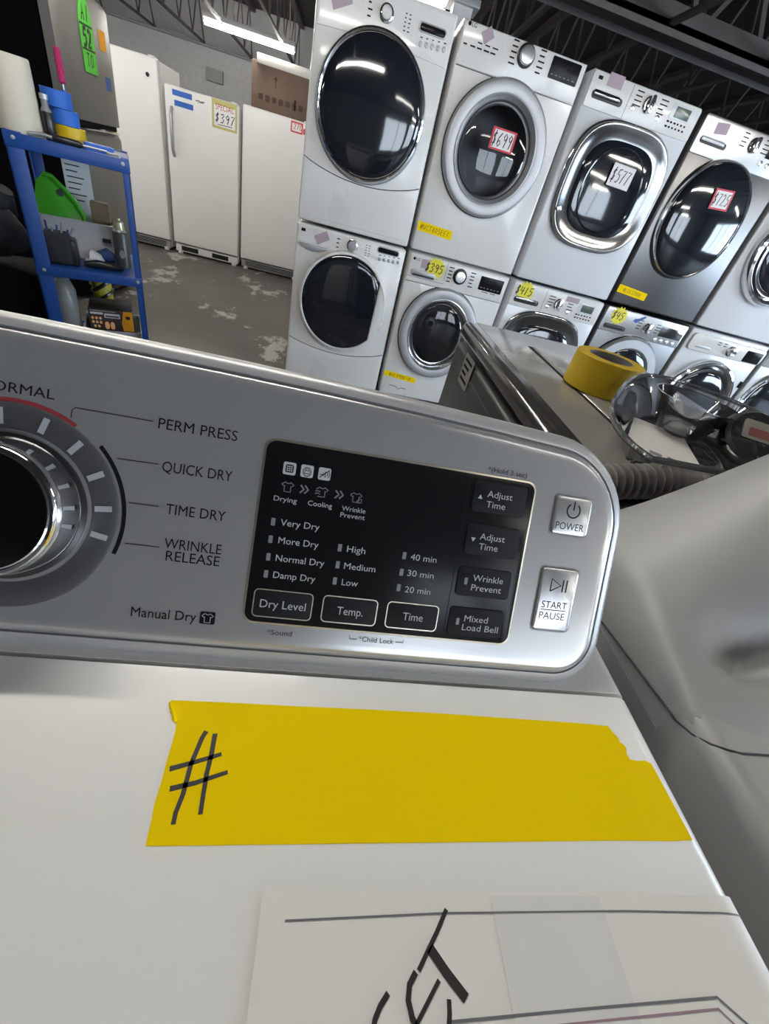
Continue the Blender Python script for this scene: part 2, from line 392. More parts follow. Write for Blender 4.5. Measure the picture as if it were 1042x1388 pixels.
#STRUCTURE
# ================================================================== the setting
RX0, RX1, RY0, RY1, H = -7.0, 9.0, -7.0, 10.0, 2.95
b = MB(); b.box((RX0, RY0, -0.1), (RX1, RY1, 0), 'floor'); struct(b.build('floor'))
b = MB(); b.box((RX0, RY0, H), (RX1, RY1, H + 0.1), 'ceiling'); struct(b.build('ceiling'))
b = MB(); b.box((RX0 - .2, RY1, 0), (RX1 + .2, RY1 + 0.2, H + .1), 'wall'); struct(b.build('wall_back'))
b = MB(); b.box((RX0 - 0.2, RY0, 0), (RX0, RY1, H + .1), 'wall_dark'); struct(b.build('wall_left'))
b = MB(); b.box((RX1, RY0, 0), (RX1 + 0.2, -4.5, H + .1), 'wall_dark'); b.box((RX1, 1.5, 0), (RX1 + .2, RY1, H + .1), 'wall_dark')
b.box((RX1, -4.5, 0), (RX1 + .2, 1.5, 0.7), 'wall_dark'); b.box((RX1, -4.5, 2.5), (RX1 + .2, 1.5, H + .1), 'wall_dark'); struct(b.build('wall_right'))
b = MB()
xs = [RX0 - .2, 1.2, 3.6, 4.2, 6.6, RX1 + .2]
b.box((xs[0], RY0 - .2, 0), (xs[1], RY0, H + .1), 'wall_dark'); b.box((xs[2], RY0 - .2, 0), (xs[3], RY0, H + .1), 'wall_dark'); b.box((xs[4], RY0 - .2, 0), (xs[5], RY0, H + .1), 'wall_dark')
for a, c in ((1.2, 3.6), (4.2, 6.6)):
    b.box((a, RY0 - .2, 0), (c, RY0, .5), 'wall_dark'); b.box((a, RY0 - .2, 2.5), (c, RY0, H + .1), 'wall_dark')
struct(b.build('wall_front'))
def window(name, x0, x1, y, z0, z1, axis='y'):
    t = bpy.data.objects.new(name, None); COL.objects.link(t); struct(t); WM[t.name] = Matrix()
    f = MB(); g = MB()
    def bx(mb, a0, a1, c0, c1, d0, d1, m):
        if axis == 'y': mb.box((a0, y + d0, c0), (a1, y + d1, c1), m)
        else: mb.box((y + d0, a0, c0), (y + d1, a1, c1), m)
    s = -1 if axis == 'y' else 1
    d = sorted((0.02 * s, 0.10 * s)); e = sorted((0.05 * s, 0.06 * s))
    n = max(2, round((x1 - x0) / 1.2))
    for k in range(n + 1):
        xx = x0 + (x1 - x0) * k / n; lo = max(x0, xx - .03); hi = min(x1, xx + .03)
        bx(f, lo, hi, z0, z1, d[0], d[1], 'column')
    bx(f, x0, x1, z0, z0 + .05, d[0], d[1], 'column'); bx(f, x0, x1, z1 - .05, z1, d[0], d[1], 'column')
    bx(g, x0, x1, z0, z1, e[0], e[1], 'pane' if axis == 'y' else 'pane_side')
    f.build('window_frame', t); g.build('pane', t)
window('window_1', 1.2, 3.6, RY0, .5, 2.5); window('window_2', 4.2, 6.6, RY0, .5, 2.5); window('window_3', -4.5, 1.5, RX1, .7, 2.5, 'x')
# roof joists run front to back, a truss girder crosses them above the stacked machines
def web(mb, p0, p1, zb, zt, n, r=0.011):
    p0, p1 = Vector(p0), Vector(p1)
    for k in range(n):
        a = p0.lerp(p1, k / n); c = p0.lerp(p1, (k + 0.5) / n); e = p0.lerp(p1, (k + 1) / n)
        mb.bar((a.x, a.y, zb), (c.x, c.y, zt), r, 'joist'); mb.bar((c.x, c.y, zt), (e.x, e.y, zb), r, 'joist')
for k, jx in enumerate([-5.62, -4.88, -4.13, -3.39, -2.65, -1.91, -1.16, -0.42, 0.33, 1.07, 1.74, 2.5, 3.3, 4.2, 5.2]):
    b = MB(); b.box((jx - .018, 1.0, 2.38), (jx + .018, RY1 - .01, 2.405), 'joist'); b.box((jx - .04, 1.0, 2.90), (jx + .04, RY1 - .01, 2.948), 'joist')
    web(b, (jx, 1.0, 0), (jx, RY1 - .02, 0), 2.40, 2.92, 15)
    struct(b.build('ceiling_joist'))
b = MB()
for yy in (3.76, 3.90):
    b.box((-2.0, yy - .05, 2.37), (8.9, yy + .05, 2.40), 'joist'); b.box((-2.0, yy + (-.05 if yy < 3.8 else .04), 2.34), (8.9, yy + (-.04 if yy < 3.8 else .05), 2.47), 'joist')
b.box((-2.0, 3.72, 2.78), (8.9, 3.94, 2.9), 'joist'); web(b, (-2, 3.83, 0), (8.9, 3.83, 0), 2.4, 2.8, 22, 0.02)
struct(b.build('ceiling_girder'))
b = MB(); b.box((0.50, 4.45, 0), (0.64, 4.59, 2.38), 'column'); b.box((.46, 4.41, 2.34), (.68, 4.63, 2.379), 'column'); struct(b.build('column'))
b = MB(); b.tube([(-6, RY1 - .03, 2.37), (4, RY1 - .03, 2.37)], .018, 'wall_dark'); struct(b.build('trim_1'))
b = MB(); b.box((-2.62, RY1 - .06, 1.97), (-2.36, RY1, 2.13), 'wall_dark', .008)
tag(b.build('junction_box'), 'small grey metal box on the back wall above the middle white fridge', 'junction box')
def lamp(x0, x1, y, z, label, tube='tube'):
    t = thing('ceiling_lamp', label, 'ceiling light', ((x0 + x1) / 2, y, z), 'fluorescent strip lights under the roof')
    b = MB(); b.box((x0, y - .05, z + .035), (x1, y + .05, z + .085), 'fixture', .006)
    b.box((x0, y - .03, z + .0), (x0 + .02, y + .03, z + .04), 'fixture'); b.box((x1 - .02, y - .03, z + .0), (x1, y + .03, z + .04), 'fixture'); b.build('housing', t)
    b = MB(); b.tube([(x0 + .02, y, z), (x1 - .02, y, z)], .026, tube, 10); b.build('lamp_tube', t)
    for xx in (x0 + .25, x1 - .25): b = MB(); b.tube([(xx, y, z + .08), (xx, y, H)], .002, 'gap', 6); b.build('hanger', t)
lamp(-2.13, -0.99, 8.0, 2.345, 'lit fluorescent strip hanging before the grey block wall above the white fridges')
lamp(-0.72, 0.47, 4.66, 2.335, 'lit fluorescent strip at the top edge just behind the tallest left stack of machines')
#LAMPS added out of view to brighten the fridges, deck and machine fronts
for (x0, y) in ((-2.5, 3.95), (-4.4, 3.6), (-4.6, 5.2), (0.7, -0.55), (-4.2, 0.9), (-1.0, 0.9), (2.2, 0.9), (4.8, 0.9), (2.6, -2.2), (4.0, -5.0)):
    lamp(x0, x0 + 1.2, y, 2.30, 'added unseen fluorescent strip brightening the shop floor', {(0.7, -0.55): 'tube_dim', (-2.5, 3.95): 'tube_strong', (-4.6, 5.2): 'tube_strong'}.get((x0, y), 'tube'))
#FOREGROUND
# ================================================================== the dryer in front
DX, ZT = -0.132, 1.004
dryer = thing('dryer', 'white dryer with a silver control panel and big dial, nearest the viewer', 'dryer', (DX, -0.09, 0))
b = MB(); b.box((DX - .340, -.445, 0.02), (DX + .340, .268, .972), 'white', .012, 3); b.build('cabinet', dryer)
b = MB(); b.box((DX - .343, -.460, .966), (DX + .343, .1188, ZT), 'deck', .012, 4, None, lambda c: c.y > .118); b.build('top_panel', dryer)
b = MB(); b.box((DX - .343, .1212, .966), (DX + .343, .272, ZT), 'deck', .012, 4, None, lambda c: c.y < .122); b.build('rear_top_panel', dryer)
b = MB(); b.box((DX - .338, .10, .96), (DX + .338, .14, ZT - .012), 'gap'); b.build('seam', dryer)
b = MB()
for sx in (-1, 1):
    for yy in (-.40, .22): b = MB(); b.lathe([(.022, 0), (.022, .02), (.012, .022), (.012, .03)], 'black', 16, Matrix.Translation((DX + sx * .29, yy, 0))); b.build('foot', dryer)
TILT = math.radians(33)
CU = Vector((0, math.sin(TILT), math.cos(TILT))); CN = Vector((0, -math.cos(TILT), math.sin(TILT)))
CM = frame((DX, .1282, 1.018), (1, 0, 0), CU, CN) @ Matrix.Diagonal((.001, .001, .001, 1))      # console plane, millimetres
def C3(s, t, n=0): return CM @ Vector((s, t, n))
def con_outline(ins):
    W, B, T_ = 317 - ins, -15.3 + ins * 1.15, 129 - ins
    rt, rb = max(48 - ins, 4), max(30 - ins, 4)
    pts = rrect(-W, B, W, T_, (rb, rb, rt, rt), 10)
    out = []
    # gentle arch along the top edge
    dense = []
    for i in range(len(pts)):
        p, q = pts[i], pts[(i + 1) % len(pts)]
        dense.append(p)
        if abs(p[0] - q[0]) > 100:
            for k in range(1, 12): dense.append((p[0] + (q[0] - p[0]) * k / 12, p[1] + (q[1] - p[1]) * k / 12))
    for x, y in dense:
        f = max(0.0, 1 - (x / W) ** 2) if y > 60 else 0
        out.append((x, y + 11.0 * f ** 0.8 * max(0, min(1, (y - 60) / 50))))
    return out
console = MB(CM)
rings = [[(x, y, n) for x, y in con_outline(i)] for i, n in ((14, -66), (4, -64), (0, -56), (0, -12), (.6, -8), (2.2, -4.6), (5, -2.6), (7.8, -2.2))]
console.loft(rings, 'silver_rim', 'silver_rim')
rings = [[(x, y, n) for x, y in con_outline(i)] for i, n in ((7.8, -2.2), (8.3, -3.0), (9.0, -3.0))]
console.loft(rings, 'silver_base'); con = console.build('console_housing', dryer)
b = MB(CM)
rings = [[(x, y, n) for x, y in con_outline(i)] for i, n in ((9.0, -3.2), (9.3, -1.4), (10.5, -.25), (12.5, .12), (15, 0.15), (18, 0.0))]
b.loft(rings, 'silver', None, 'silver')
# printing on the face
def tx(s, x, y, cap, wdt, m='ink', n=.25): b.text(s, x, y, cap, n, m, wdt)
tx('PERM PRESS', 58.8, 101.2, 5.2, 35.6); tx('QUICK DRY', 62.6, 81.5, 5.2, 31.8); tx('TIME DRY', 66.4, 61.6, 5.2, 27.3)
tx('WRINKLE', 67.5, 45.0, 5.2, 26.3); tx('RELEASE', 68.8, 39.0, 5.2, 24.9); tx('Manual Dry', 56.3, 9.8, 5.0, 29.8)
b.text('NORMAL', 0, 105.8, 4.6, .25, 'ink', 30, 'C')
b.ribbon([(22.3, 96.8), (22.4, 100.2), (23.6, 101.6), (56.4, 101.4)], .45, .25, 'ink_grey')
for (x0, y0, x1, y1) in ((43, 81.7, 60.9, 82.0), (49.9, 62, 63.1, 62), (50.2, 42.5, 65.5, 42.5)): b.ribbon([(x0, y0), (x1, y1)], .45, .25, 'ink_grey')
def arc(r, a0, a1, wd, m, n=.25, N=24): b.ribbon([(r * math.cos(math.radians(a0 + (a1 - a0) * k / N)), 53 + r * math.sin(math.radians(a0 + (a1 - a0) * k / N))) for k in range(N + 1)], wd, n, m)
arc(48.6, 43, -19.5, 1.9, 'ink'); arc(47.4, 118, 58.5, 1.8, 'red_arc')
# manual dry icon: dark tile with a shirt
b.prism(rrect(87.8, 6.6, 95.0, 12.9, .8, 3), .1, .28, 'ink'); SH = [(-.5, .25), (-.22, .5), (-.1, .38), (.1, .38), (.22, .5), (.5, .25), (.34, .08), (.26, .14), (.26, -.5), (-.26, -.5), (-.26, .14), (-.34, .08), (-.5, .25)]
b.ribbon([(91.4 + 5.4 * p, 9.7 + 4.6 * q) for p, q in SH], .45, .32, 'ring_silver')
tx('*Sound', 120.9, 5.4, 2.8, 12.6, 'ink_grey'); tx('*Child Lock', 168.7, 5.9, 2.8, 19.0, 'ink_grey'); tx('*(Hold 3 sec)', 224.1, 106.2, 2.8, 23, 'ink_grey')
b.ribbon([(163.5, 7.2), (163.6, 5.4), (167.6, 5.4)], .35, .25, 'ink_grey'); b.ribbon([(188.8, 5.8), (193, 5.8), (193.1, 7.4)], .35, .25, 'ink_grey')
b.build('control_panel', dryer)
b = MB(); b.box((DX - .300, .150, 1.000), (DX + .300, .250, 1.045), 'silver_base', .01, 3); b.build('console_base', dryer)
# dial: ring with frosted marks, turning knob
b = MB(CM)
cir = lambda r, n, N=72: [(r * math.cos(2 * PI * k / N), 53 + r * math.sin(2 * PI * k / N), n) for k in range(N)]
b.loft([cir(46.6, 0), cir(46.4, .9), cir(45.6, 1.2), cir(36, .5), cir(33.5, -.5)], ['dial_ring'], None, 'gap')
for a in (97, 72, 50, 28.5, 6.5, -12, 119, 141, 163, 185, 207):
    ca, sa = math.cos(math.radians(a)), math.sin(math.radians(a))
    b.ribbon([(r * ca, 53 + r * sa) for r in (36.5, 40, 43.8)], 2.7, 1.28, 'dial_mark')
dial = b.build('dial', dryer)
b = MB(CM)
b.loft([cir(33.0, -.4), cir(33.0, 1.6), cir(31.4, 2.4)], 'black')
b.loft([cir(31.4, 2.4), cir(31.2, 3.5), cir(30.6, 6), cir(29.4, 12), cir(28.8, 15.2), cir(27.8, 16.4), cir(26.6, 16.6), cir(26.2, 16.0), cir(25.6, 16.3)], 'chrome', None, None)
b.loft([cir(25.6, 16.3), cir(25.1, 16.1)], 'black'); b.loft([cir(25.1, 16.1), cir(12, 16.3), cir(.5, 16.35)], 'chrome_dark', None, 'chrome_dark')
b.build('knob', dial)
# display
b = MB(CM)
b.prism(rrect(107.6, 9.4, 254.2, 103.2, 5.5, 6), -.2, .5, 'gold_line', .2); b.prism(rrect(108.6, 10.4, 253.2, 102.2, 5, 6), .3, .9, 'display', .3)
Z = 1.0
for (s, x, y, wd) in (("Very Dry", 120.1, 62.6, 19.4), ("More Dry", 120.3, 53.5, 20.0), ("Normal Dry", 120.2, 44.4, 24.4), ("Damp Dry", 120.1, 35.7, 21.1), ("High", 155.1, 53.5, 9.6), ("Medium", 154.9, 44.5, 16.6), ("Low", 155.0, 35.8, 8.5), ("40 min", 189.3, 53.5, 14.5), ("30 min", 189.0, 44.7, 14.7), ("20 min", 189.1, 35.7, 14.3)):
    b.text(s, x, y, 3.5, Z, 'ink_white', wd)
for (s, x, y, wd) in (("Drying", 115.2, 74.2, 11.3), ("Cooling", 132.0, 74.2, 12.2), ("Wrinkle", 149.3, 74.0, 12.2), ("Prevent", 149.0, 70.6, 12.7)): b.text(s, x, y, 2.6, Z, 'ink_white', wd)
for (x, y) in ((116.5, 62.2), (116.4, 53.3), (116.5, 44.3), (116.5, 35.5), (151.3, 53.4), (151.5, 44.4), (151.3, 35.8), (185.8, 53.5), (185.7, 44.5), (185.5, 36.0)):
    b.prism(rrect(x - 1.0, y - 1.9, x + 1.0, y + 1.9, .3, 2), .8, Z, 'ink_led')
for k, (x, y) in enumerate(((120.8, 89.6), (129.4, 89.6), (138.1, 89.6))):
    b.prism(rrect(x - 3.1, y - 3.1, x + 3.1, y + 3.1, .9, 3), .8, Z, 'ink_white')
    if k == 0:
        b.prism(rrect(x - 2, y - 2, x + 2, y + 2, .7, 3), Z, Z + .04, 'display')
        for q in (-1, 0, 1): b.ribbon([(x - 1.6, y + q), (x + 1.6, y + q)], .25, Z + .07, 'ink_white'); b.ribbon([(x + q, y - 1.6), (x + q, y + 1.6)], .25, Z + .07, 'ink_white')
    if k == 1:
        b.ribbon([(x + 1.9 * math.cos(a * PI / 10), y - .3 + 2.2 * math.sin(a * PI / 10)) for a in range(21)], .4, Z + .04, 'display')
        b.ribbon([(x - 1.1, y - 1.2), (x + 1.1, y - 1.2), (x + 1.1, y + .3), (x - 1.1, y + .3), (x - 1.1, y - 1.2)], .4, Z + .05, 'display'); b.ribbon([(x - .7, y + .3), (x - .5, y + 1.2), (x + .5, y + 1.2), (x + .7, y + .3)], .35, Z + .06, 'display')
    if k == 2:
        b.ribbon([(x - 2.3, y - .5), (x - 1, y - .5), (x + .4, y + 1.4), (x + .4, y - 1.8), (x - 1, y - .2)], .45, Z + .04, 'display'); b.ribbon([(x - 2.3, y - 2), (x + 2.4, y + 2.2)], .45, Z + .05, 'display')
        b.ribbon([(x + 1.2, y + 1), (x + 1.7, y), (x + 1.2, y - 1)], .35, Z + .06, 'display'); b.ribbon([(x + 2, y + 1.6), (x + 2.6, y), (x + 2, y - 1.6)], .35, Z + .07, 'display')
for k, (x, y) in enumerate(((121.1, 80.4), (138.1, 80.4), (155.6, 80.2))):
    sh = SH if k == 0 else (SH[:9] + [(-.35, -.5)] if k == 1 else SH)
    b.ribbon([(x + 6.0 * p, y + 4.8 * q) for p, q in sh], .42, Z, 'ink_led')
    if k == 1:
        for q in (-1.2, 0): b.ribbon([(x - 3.4, y + q), (x - 2, y + q + .5), (x - .8, y + q)], .42, Z, 'ink_led')
    if k == 2: b.ribbon([(x + .5, y - 2.4), (x + 3, y - 2.4), (x + 3, y - .6), (x + 1.6, y - .6), (x + .5, y - 2.4)], .42, Z + .02, 'ink_led')
for x in (128.2, 130.4, 145.8, 148.0): b.ribbon([(x, y_) for x, y_ in ((x - .9, 82.4), (x + .9, 80.4), (x - .9, 78.4))], .8, Z, 'ink_led')
b.ribbon([(214.6, 12), (214.6, 100.5)], .35, Z, 'touch')
disp = b.build('display', dryer)
def key(x0, y0, x1, y1, outline, lines, mark=None):
    k = MB(CM)
    k.prism(rrect(x0, y0, x1, y1, 2.2, 4), .7, 1.5 if not outline else 1.2, 'touch', .4)
    z = 1.56 if not outline else 1.26
    if outline:
        o = rrect(x0, y0, x1, y1, 2.2, 4); k.ribbon(o + [o[0], o[1]], .55, z, 'gold_line')
    for (s, x, y, cap, wd) in lines: k.text(s, x, y, cap, z, 'ink_white', wd)
    if mark:
        kind, x, y = mark
        if kind == 'up': k.poly([(x - 1.3, y - 1.1), (x + 1.3, y - 1.1), (x, y + 1.2)], z, 'ink_white')
        elif kind == 'down': k.poly([(x - 1.3, y + 1.1), (x, y - 1.2), (x + 1.3, y + 1.1)], z, 'ink_white')
        else: k.prism(rrect(x - .9, y - 1.9, x + .9, y + 1.9, .3, 2), z - .1, z, 'ink_led')
    k.build('touch_key', disp)
key(112.3, 13.5, 141.6, 27.6, True, [("Dry Level", 115.6, 20.5, 4.4, 22.9)])
key(147.0, 13.9, 175.7, 27.8, True, [("Temp.", 154.8, 20.6, 4.4, 13.7)])
key(181.2, 14.0, 209.7, 28.1, True, [("Time", 190.3, 21.0, 4.4, 11.2)])
key(217.7, 82.4, 248.6, 99.6, False, [("Adjust", 225.7, 93.0, 3.7, 14.7), ("Time", 226.0, 87.4, 3.7, 11.1)], ('up', 221.9, 90.7))
key(217.7, 59.0, 248.8, 76.1, False, [("Adjust", 225.7, 69.6, 3.7, 14.7), ("Time", 226.0, 64.1, 3.7, 11.1)], ('down', 222.1, 67.2))
key(216.9, 35.7, 248.6, 52.0, False, [("Wrinkle", 225.9, 46.4, 3.7, 17.9), ("Prevent", 225.8, 41.0, 3.7, 17.8)], ('led', 222.2, 44.0))
key(216.0, 12.8, 248.2, 29.3, False, [("Mixed", 225.1, 23.3, 3.7, 13.9), ("Load Bell", 224.6, 18.3, 3.7, 21.4)], ('led', 221.5, 21.1))
def push(name, x0, y0, x1, y1, fn):
    k = MB(CM); k.prism(rrect(x0 - 1.0, y0 - 1.0, x1 + 1.0, y1 + 1.0, 3.2, 5), -.4, .12, 'silver_base'); k.prism(rrect(x0, y0, x1, y1, 2.6, 5), -.2, 1.6, 'silver', 1.0); fn(k); k.build(name, dryer)
def f1(k):
    k.text('POWER', 268.9, 82.0, 4.2, 1.66, 'ink', 17.6)
    k.ribbon([(278.2 + 4.0 * math.cos(math.radians(a)), 91.0 + 4.0 * math.sin(math.radians(a))) for a in range(125, 416, 10)], .8, 1.66, 'ink'); k.ribbon([(278.2, 91.2), (278.2, 96.2)], .8, 1.67, 'ink')
def f2(k):
    k.text('START', 269.6, 36.2, 4.2, 1.66, 'ink', 16.0); k.text('PAUSE', 269.3, 29.8, 4.2, 1.66, 'ink', 16.0); k.ribbon([(269.5, 33.0), (285.2, 33.2)], .5, 1.66, 'ink')
    k.ribbon([(273.2, 44.0), (273.2, 51.2), (279.4, 47.6), (273.2, 44.0), (273.2, 45.4)], .75, 1.66, 'ink'); k.ribbon([(280.6, 44), (280.6, 51.2)], .75, 1.66, 'ink'); k.ribbon([(282.9, 44), (282.9, 51.2)], .75, 1.66, 'ink')
push('power_button', 267, 77, 289.4, 98.8, f1); push('start_button', 266.6, 20.8, 289.6, 57.4, f2)

# ------------------------------------------------------------------ things lying on the dryer
DT = Matrix.Translation((0, 0, ZT))
b = MB(DT @ Matrix.Diagonal((.001, .001, .001, 1)))
# torn yellow tape, cut into columns so that it follows the rounded edge
top = [(-49.1, 101.9), (-20, 103), (8, 102.5), (85, 103), (140, 102), (184, 100.7)]
bot = [(-40.4, 47.6), (43.8, 48.1), (109.6, 48.4), (160, 48.5), (201.5, 48.6)]
outl = [(-40.4, 47.6), (43.8, 48.1), (109.6, 48.4), (160, 48.6), (190, 48.3), (201.5, 48.6), (201.1, 62), (200.6, 74), (200.3, 82.0), (197, 83.4), (193, 83.0), (188.0, 83.6), (187.6, 86.5), (189.0, 89.2), (188.6, 91.2), (186.5, 92.4), (187.2, 94.5), (185.2, 97.5), (184.0, 100.9), (170, 101.6), (140, 102.1), (113, 102.4), (85.1, 102.9), (45, 102.9), (8.1, 102.5), (-22, 102.5), (-49.1, 102.1), (-48.8, 99.5), (-47.0, 98.2), (-47.9, 96.4), (-45.6, 95.0), (-46.4, 93.4), (-43.8, 92.2), (-43.0, 88.8), (-42.7, 82), (-42.4, 75), (-42.0, 68.5), (-41.9, 60), (-41.2, 56.0), (-40.8, 51)]
b.loft([[(x, y, .05) for x, y in outl], [(x, y, .32) for x, y in outl]], 'yellow', 'yellow', 'yellow')
b.tube([(-48.9, 100.8, .6), (-47.2, 97.5, 1.6), (-45.6, 95.2, 1.1), (-44.2, 92.6, .5)], .9, 'yellow', 6)
for pts in (([(-30.0, 88.9), (-31.0, 86), (-32.6, 75.1), (-32.4, 64.0), (-33.2, 58), (-32.9, 54.1)]), ([(-26.0, 88.0), (-25.4, 80), (-25.3, 71.6), (-24.6, 64), (-23.9, 57.4)]), ([(-40.4, 73.2), (-31, 76.2), (-21.2, 79.6)]), ([(-38.0, 66.0), (-29, 68.3), (-17.0, 72.6)])):
    b.ribbon(pts, 2.1, .40, 'marker', .8)
tag(b.build('tape_strip'), 'torn yellow tape strip with a handwritten hash sign stuck on the white dryer top', 'tape')
# printed paper sheet hanging over the right edge
b = MB()
EX, ER = 0.1992, 0.0130
def bend(x, y, lift):
    """map flat sheet coordinates (millimetres) onto the dryer top and round over its edge"""
    x *= .001; y *= .001
    sag = 0.0
    if x <= EX: return (x, y, ZT + .0006 + lift + sag)
    a = (x - EX) / (ER + .001)
    if a < 1.35: return (EX + (ER + lift) * math.sin(a), y, ZT + .0006 + lift - ER * (1 - math.cos(a)))
    s = x - EX - 1.35 * (ER + .001)
    return (EX + ER * math.sin(1.35) + s * math.cos(1.35), y, ZT + .0006 - ER * (1 - math.cos(1.35)) - s * math.sin(1.35))
def strip(pts, wd, m, lift=.0003):
    L = []; R = []
    dense = []
    for i in range(len(pts) - 1):
        n = max(1, int(abs(pts[i + 1][0] - pts[i][0]) / 4))
        for k in range(n): dense.append((pts[i][0] + (pts[i + 1][0] - pts[i][0]) * k / n, pts[i][1] + (pts[i + 1][1] - pts[i][1]) * k / n))
    dense.append(pts[-1])
    for i, p in enumerate(dense):
        a = Vector(dense[max(0, i - 1)]); c = Vector(dense[min(len(dense) - 1, i + 1)]); t = (c - a).normalized(); n = Vector((-t.y, t.x)) * wd * .5
        L.append(b.v(bend(p[0] + n.x, p[1] + n.y, lift))); R.append(b.v(bend(p[0] - n.x, p[1] - n.y, lift)))
    for i in range(len(L) - 1): b.face([L[i], R[i], R[i + 1], L[i + 1]], m)
def sheet(x0, x1, y0, y1f, m, lift, th=.0002):
    xs_ = []
    x = x0
    while x < x1 - .01: xs_.append(x); x += 3.0
    xs_.append(x1)
    g0 = [[b.v(bend(x, y0 + (y1f(x) - y0) * k, lift)) for k in (0, 1)] for x in xs_]
    g1 = [[b.v(bend(x, y0 + (y1f(x) - y0) * k, lift - th)) for k in (0, 1)] for x in xs_]
    n = len(xs_)
    for i in range(n - 1):
        b.face([g0[i][0], g0[i + 1][0], g0[i + 1][1], g0[i][1]], m); b.face([g1[i][0], g1[i][1], g1[i + 1][1], g1[i + 1][0]], m)
        b.face([g0[i][1], g0[i + 1][1], g1[i + 1][1], g1[i][1]], m); b.face([g0[i][0], g1[i][0], g1[i + 1][0], g0[i + 1][0]], m)
    for i in (0, n - 1): b.face([g0[i][0], g0[i][1], g1[i][1], g1[i][0]], m)
def ytop(x):
    y = 34.4 - max(0, x - 5) * .028 - (2.2 if x < 7 else 0) * (7 - x) / 3
    return y
sheet(4.2, 229, -230, ytop, 'paper', .0004)
sheet(92.0, 140, -230, lambda x: ytop(x) - .8, 'fold_shade', .00058, .0001)  # shaded side of the fold, put in as a darker strip
strip([(12.9, 26.2), (72, 26.6), (150, 25.2), (196, 23.4), (214, 22.0)], .55, 'paper_line', .00075)
strip([(69.6, .8), (120, 1.0), (175.4, 1.0), (184.6, -7), (216, -40)], .75, 'paper_line', .00075)
strip([(75, -2.2), (120, -1.9), (173.8, -1.7), (180, -8), (208, -40)], .6, 'paper_pink', .00075)
for pts, wd in (([(72.9, 27.6), (68, 21.5), (64.5, 17.6), (60, 12.4)], 1.5), ([(64.8, 17.8), (70, 11.6), (76.0, 5.4)], 3.0), ([(59.0, 12.2), (56.4, 9.4), (55.6, 6), (56.6, 2.2), (59.4, -2.0), (63, -4)], 1.9), ([(67.0, 10.0), (62.6, 5.6), (57.6, .6), (53, -4)], 1.3), ([(48.9, 7.9), (46.0, 5.2), (44.2, 2.6), (43.0, -1), (43.2, -5), (46, -9)], 1.7), ([(69.8, 5.6), (69.4, 2.4), (68.4, -1.2), (66, -6)], 1.6),
                ([(38, 0), (34, -6), (30, -14)], 1.6), ([(30, -4), (42, -16)], 2.2), ([(26, -12), (20, -20), (26, -26), (34, -18)], 1.8), ([(18, -22), (10, -32)], 1.8)):
    strip(pts, wd, 'marker', .00085)
tag(b.build('paper_sheet'), 'printed white paper sheet with marker lettering draped over the dryer edge', 'paper')
# ================================================================== silver machine at the right
SX0, SX1, SY0, SYB, SYF = .252, .935, -.46, .312, .090
sm = thing('washing_machine', 'silver grey machine with a domed back console, right beside the white dryer', 'washing machine', ((SX0 + SX1) / 2, -.06, 0))
b = MB(); b.box((SX0, SY0, .015), (SX1, .118, 1.003), 'silver_body', .013, 4, None, lambda c: c.y > .117); b.box((SX0, .118, .015), (SX1, SYB, .970), 'silver_body'); b.build('cabinet', sm)
def dome(x, y):
    def sm_(t): t = min(max(t, 0), 1); return t * t * (3 - 2 * t)
    xl = x - SX0; xr = SX1 - x
    def side(q):
        e = math.sqrt(max(0, 1 - (1 - min(q / .012, 1)) ** 2)) * .036
        return e + .145 * (sm_(q / .22) * .55 + .45 * min(q / .16, 1))
    v = min(max((y - SYF) / .165, 0), 1); sv = .62 * v * v * (3 - 2 * v) + .38 * math.sqrt(max(0, 1 - (1 - v) ** 2))
    vb = min(max((SYB - y) / .045, 0), 1); eb = math.sqrt(max(0, 1 - (1 - vb) ** 2))
    u = min(xl / .22, 1)
    base = .996 - .10 * max(0, (y - SYF)) * (1 - u)
    h = min(side(xl), side(xr)) * sv * (.25 + .75 * eb)
    h -= .040 * math.exp(-(((x - .328) / .032) ** 2 + ((y - .150) / .018) ** 2))
    return base + h
b = MB()
NX, NY = 56, 34
fx = lambda k: SX0 + .0005 + (SX1 - SX0 - .001) * (0.5 - 0.5 * math.cos(PI * k / NX)) if True else 0
gx = [SX0 + .0005 + (SX1 - SX0 - .001) * (0.35 * k / NX + 0.65 * (0.5 - 0.5 * math.cos(PI * k / NX))) for k in range(NX + 1)]
gy = [SYF + (SYB - SYF) * (0.4 * k / NY + 0.6 * (0.5 - 0.5 * math.cos(PI * k / NY))) for k in range(NY + 1)]
off = lambda y: .0150 * (1 - min(max((y - SYF) / .026, 0), 1)) ** 2
G = [[b.v((x + off(y) * max(0, 1 - (x - SX0) / .1), y, dome(x, y))) for y in gy] for x in gx]
for i in range(NX):
    for j in range(NY): b.face([G[i][j], G[i + 1][j], G[i + 1][j + 1], G[i][j + 1]], 'silver_body')
rim = [G[i][0] for i in range(NX + 1)] + [G[NX][j] for j in range(1, NY + 1)] + [G[i][NY] for i in range(NX - 1, -1, -1)] + [G[0][j] for j in range(NY - 1, 0, -1)]
low = [b.bm.verts.new((q.co.x, q.co.y, .94)) for q in rim]
for i in range(len(rim)): b.face([rim[i], rim[(i + 1) % len(rim)], low[(i + 1) % len(rim)], low[i]], 'silver_body')
b.build('console', sm, sharp=60)
b = MB()
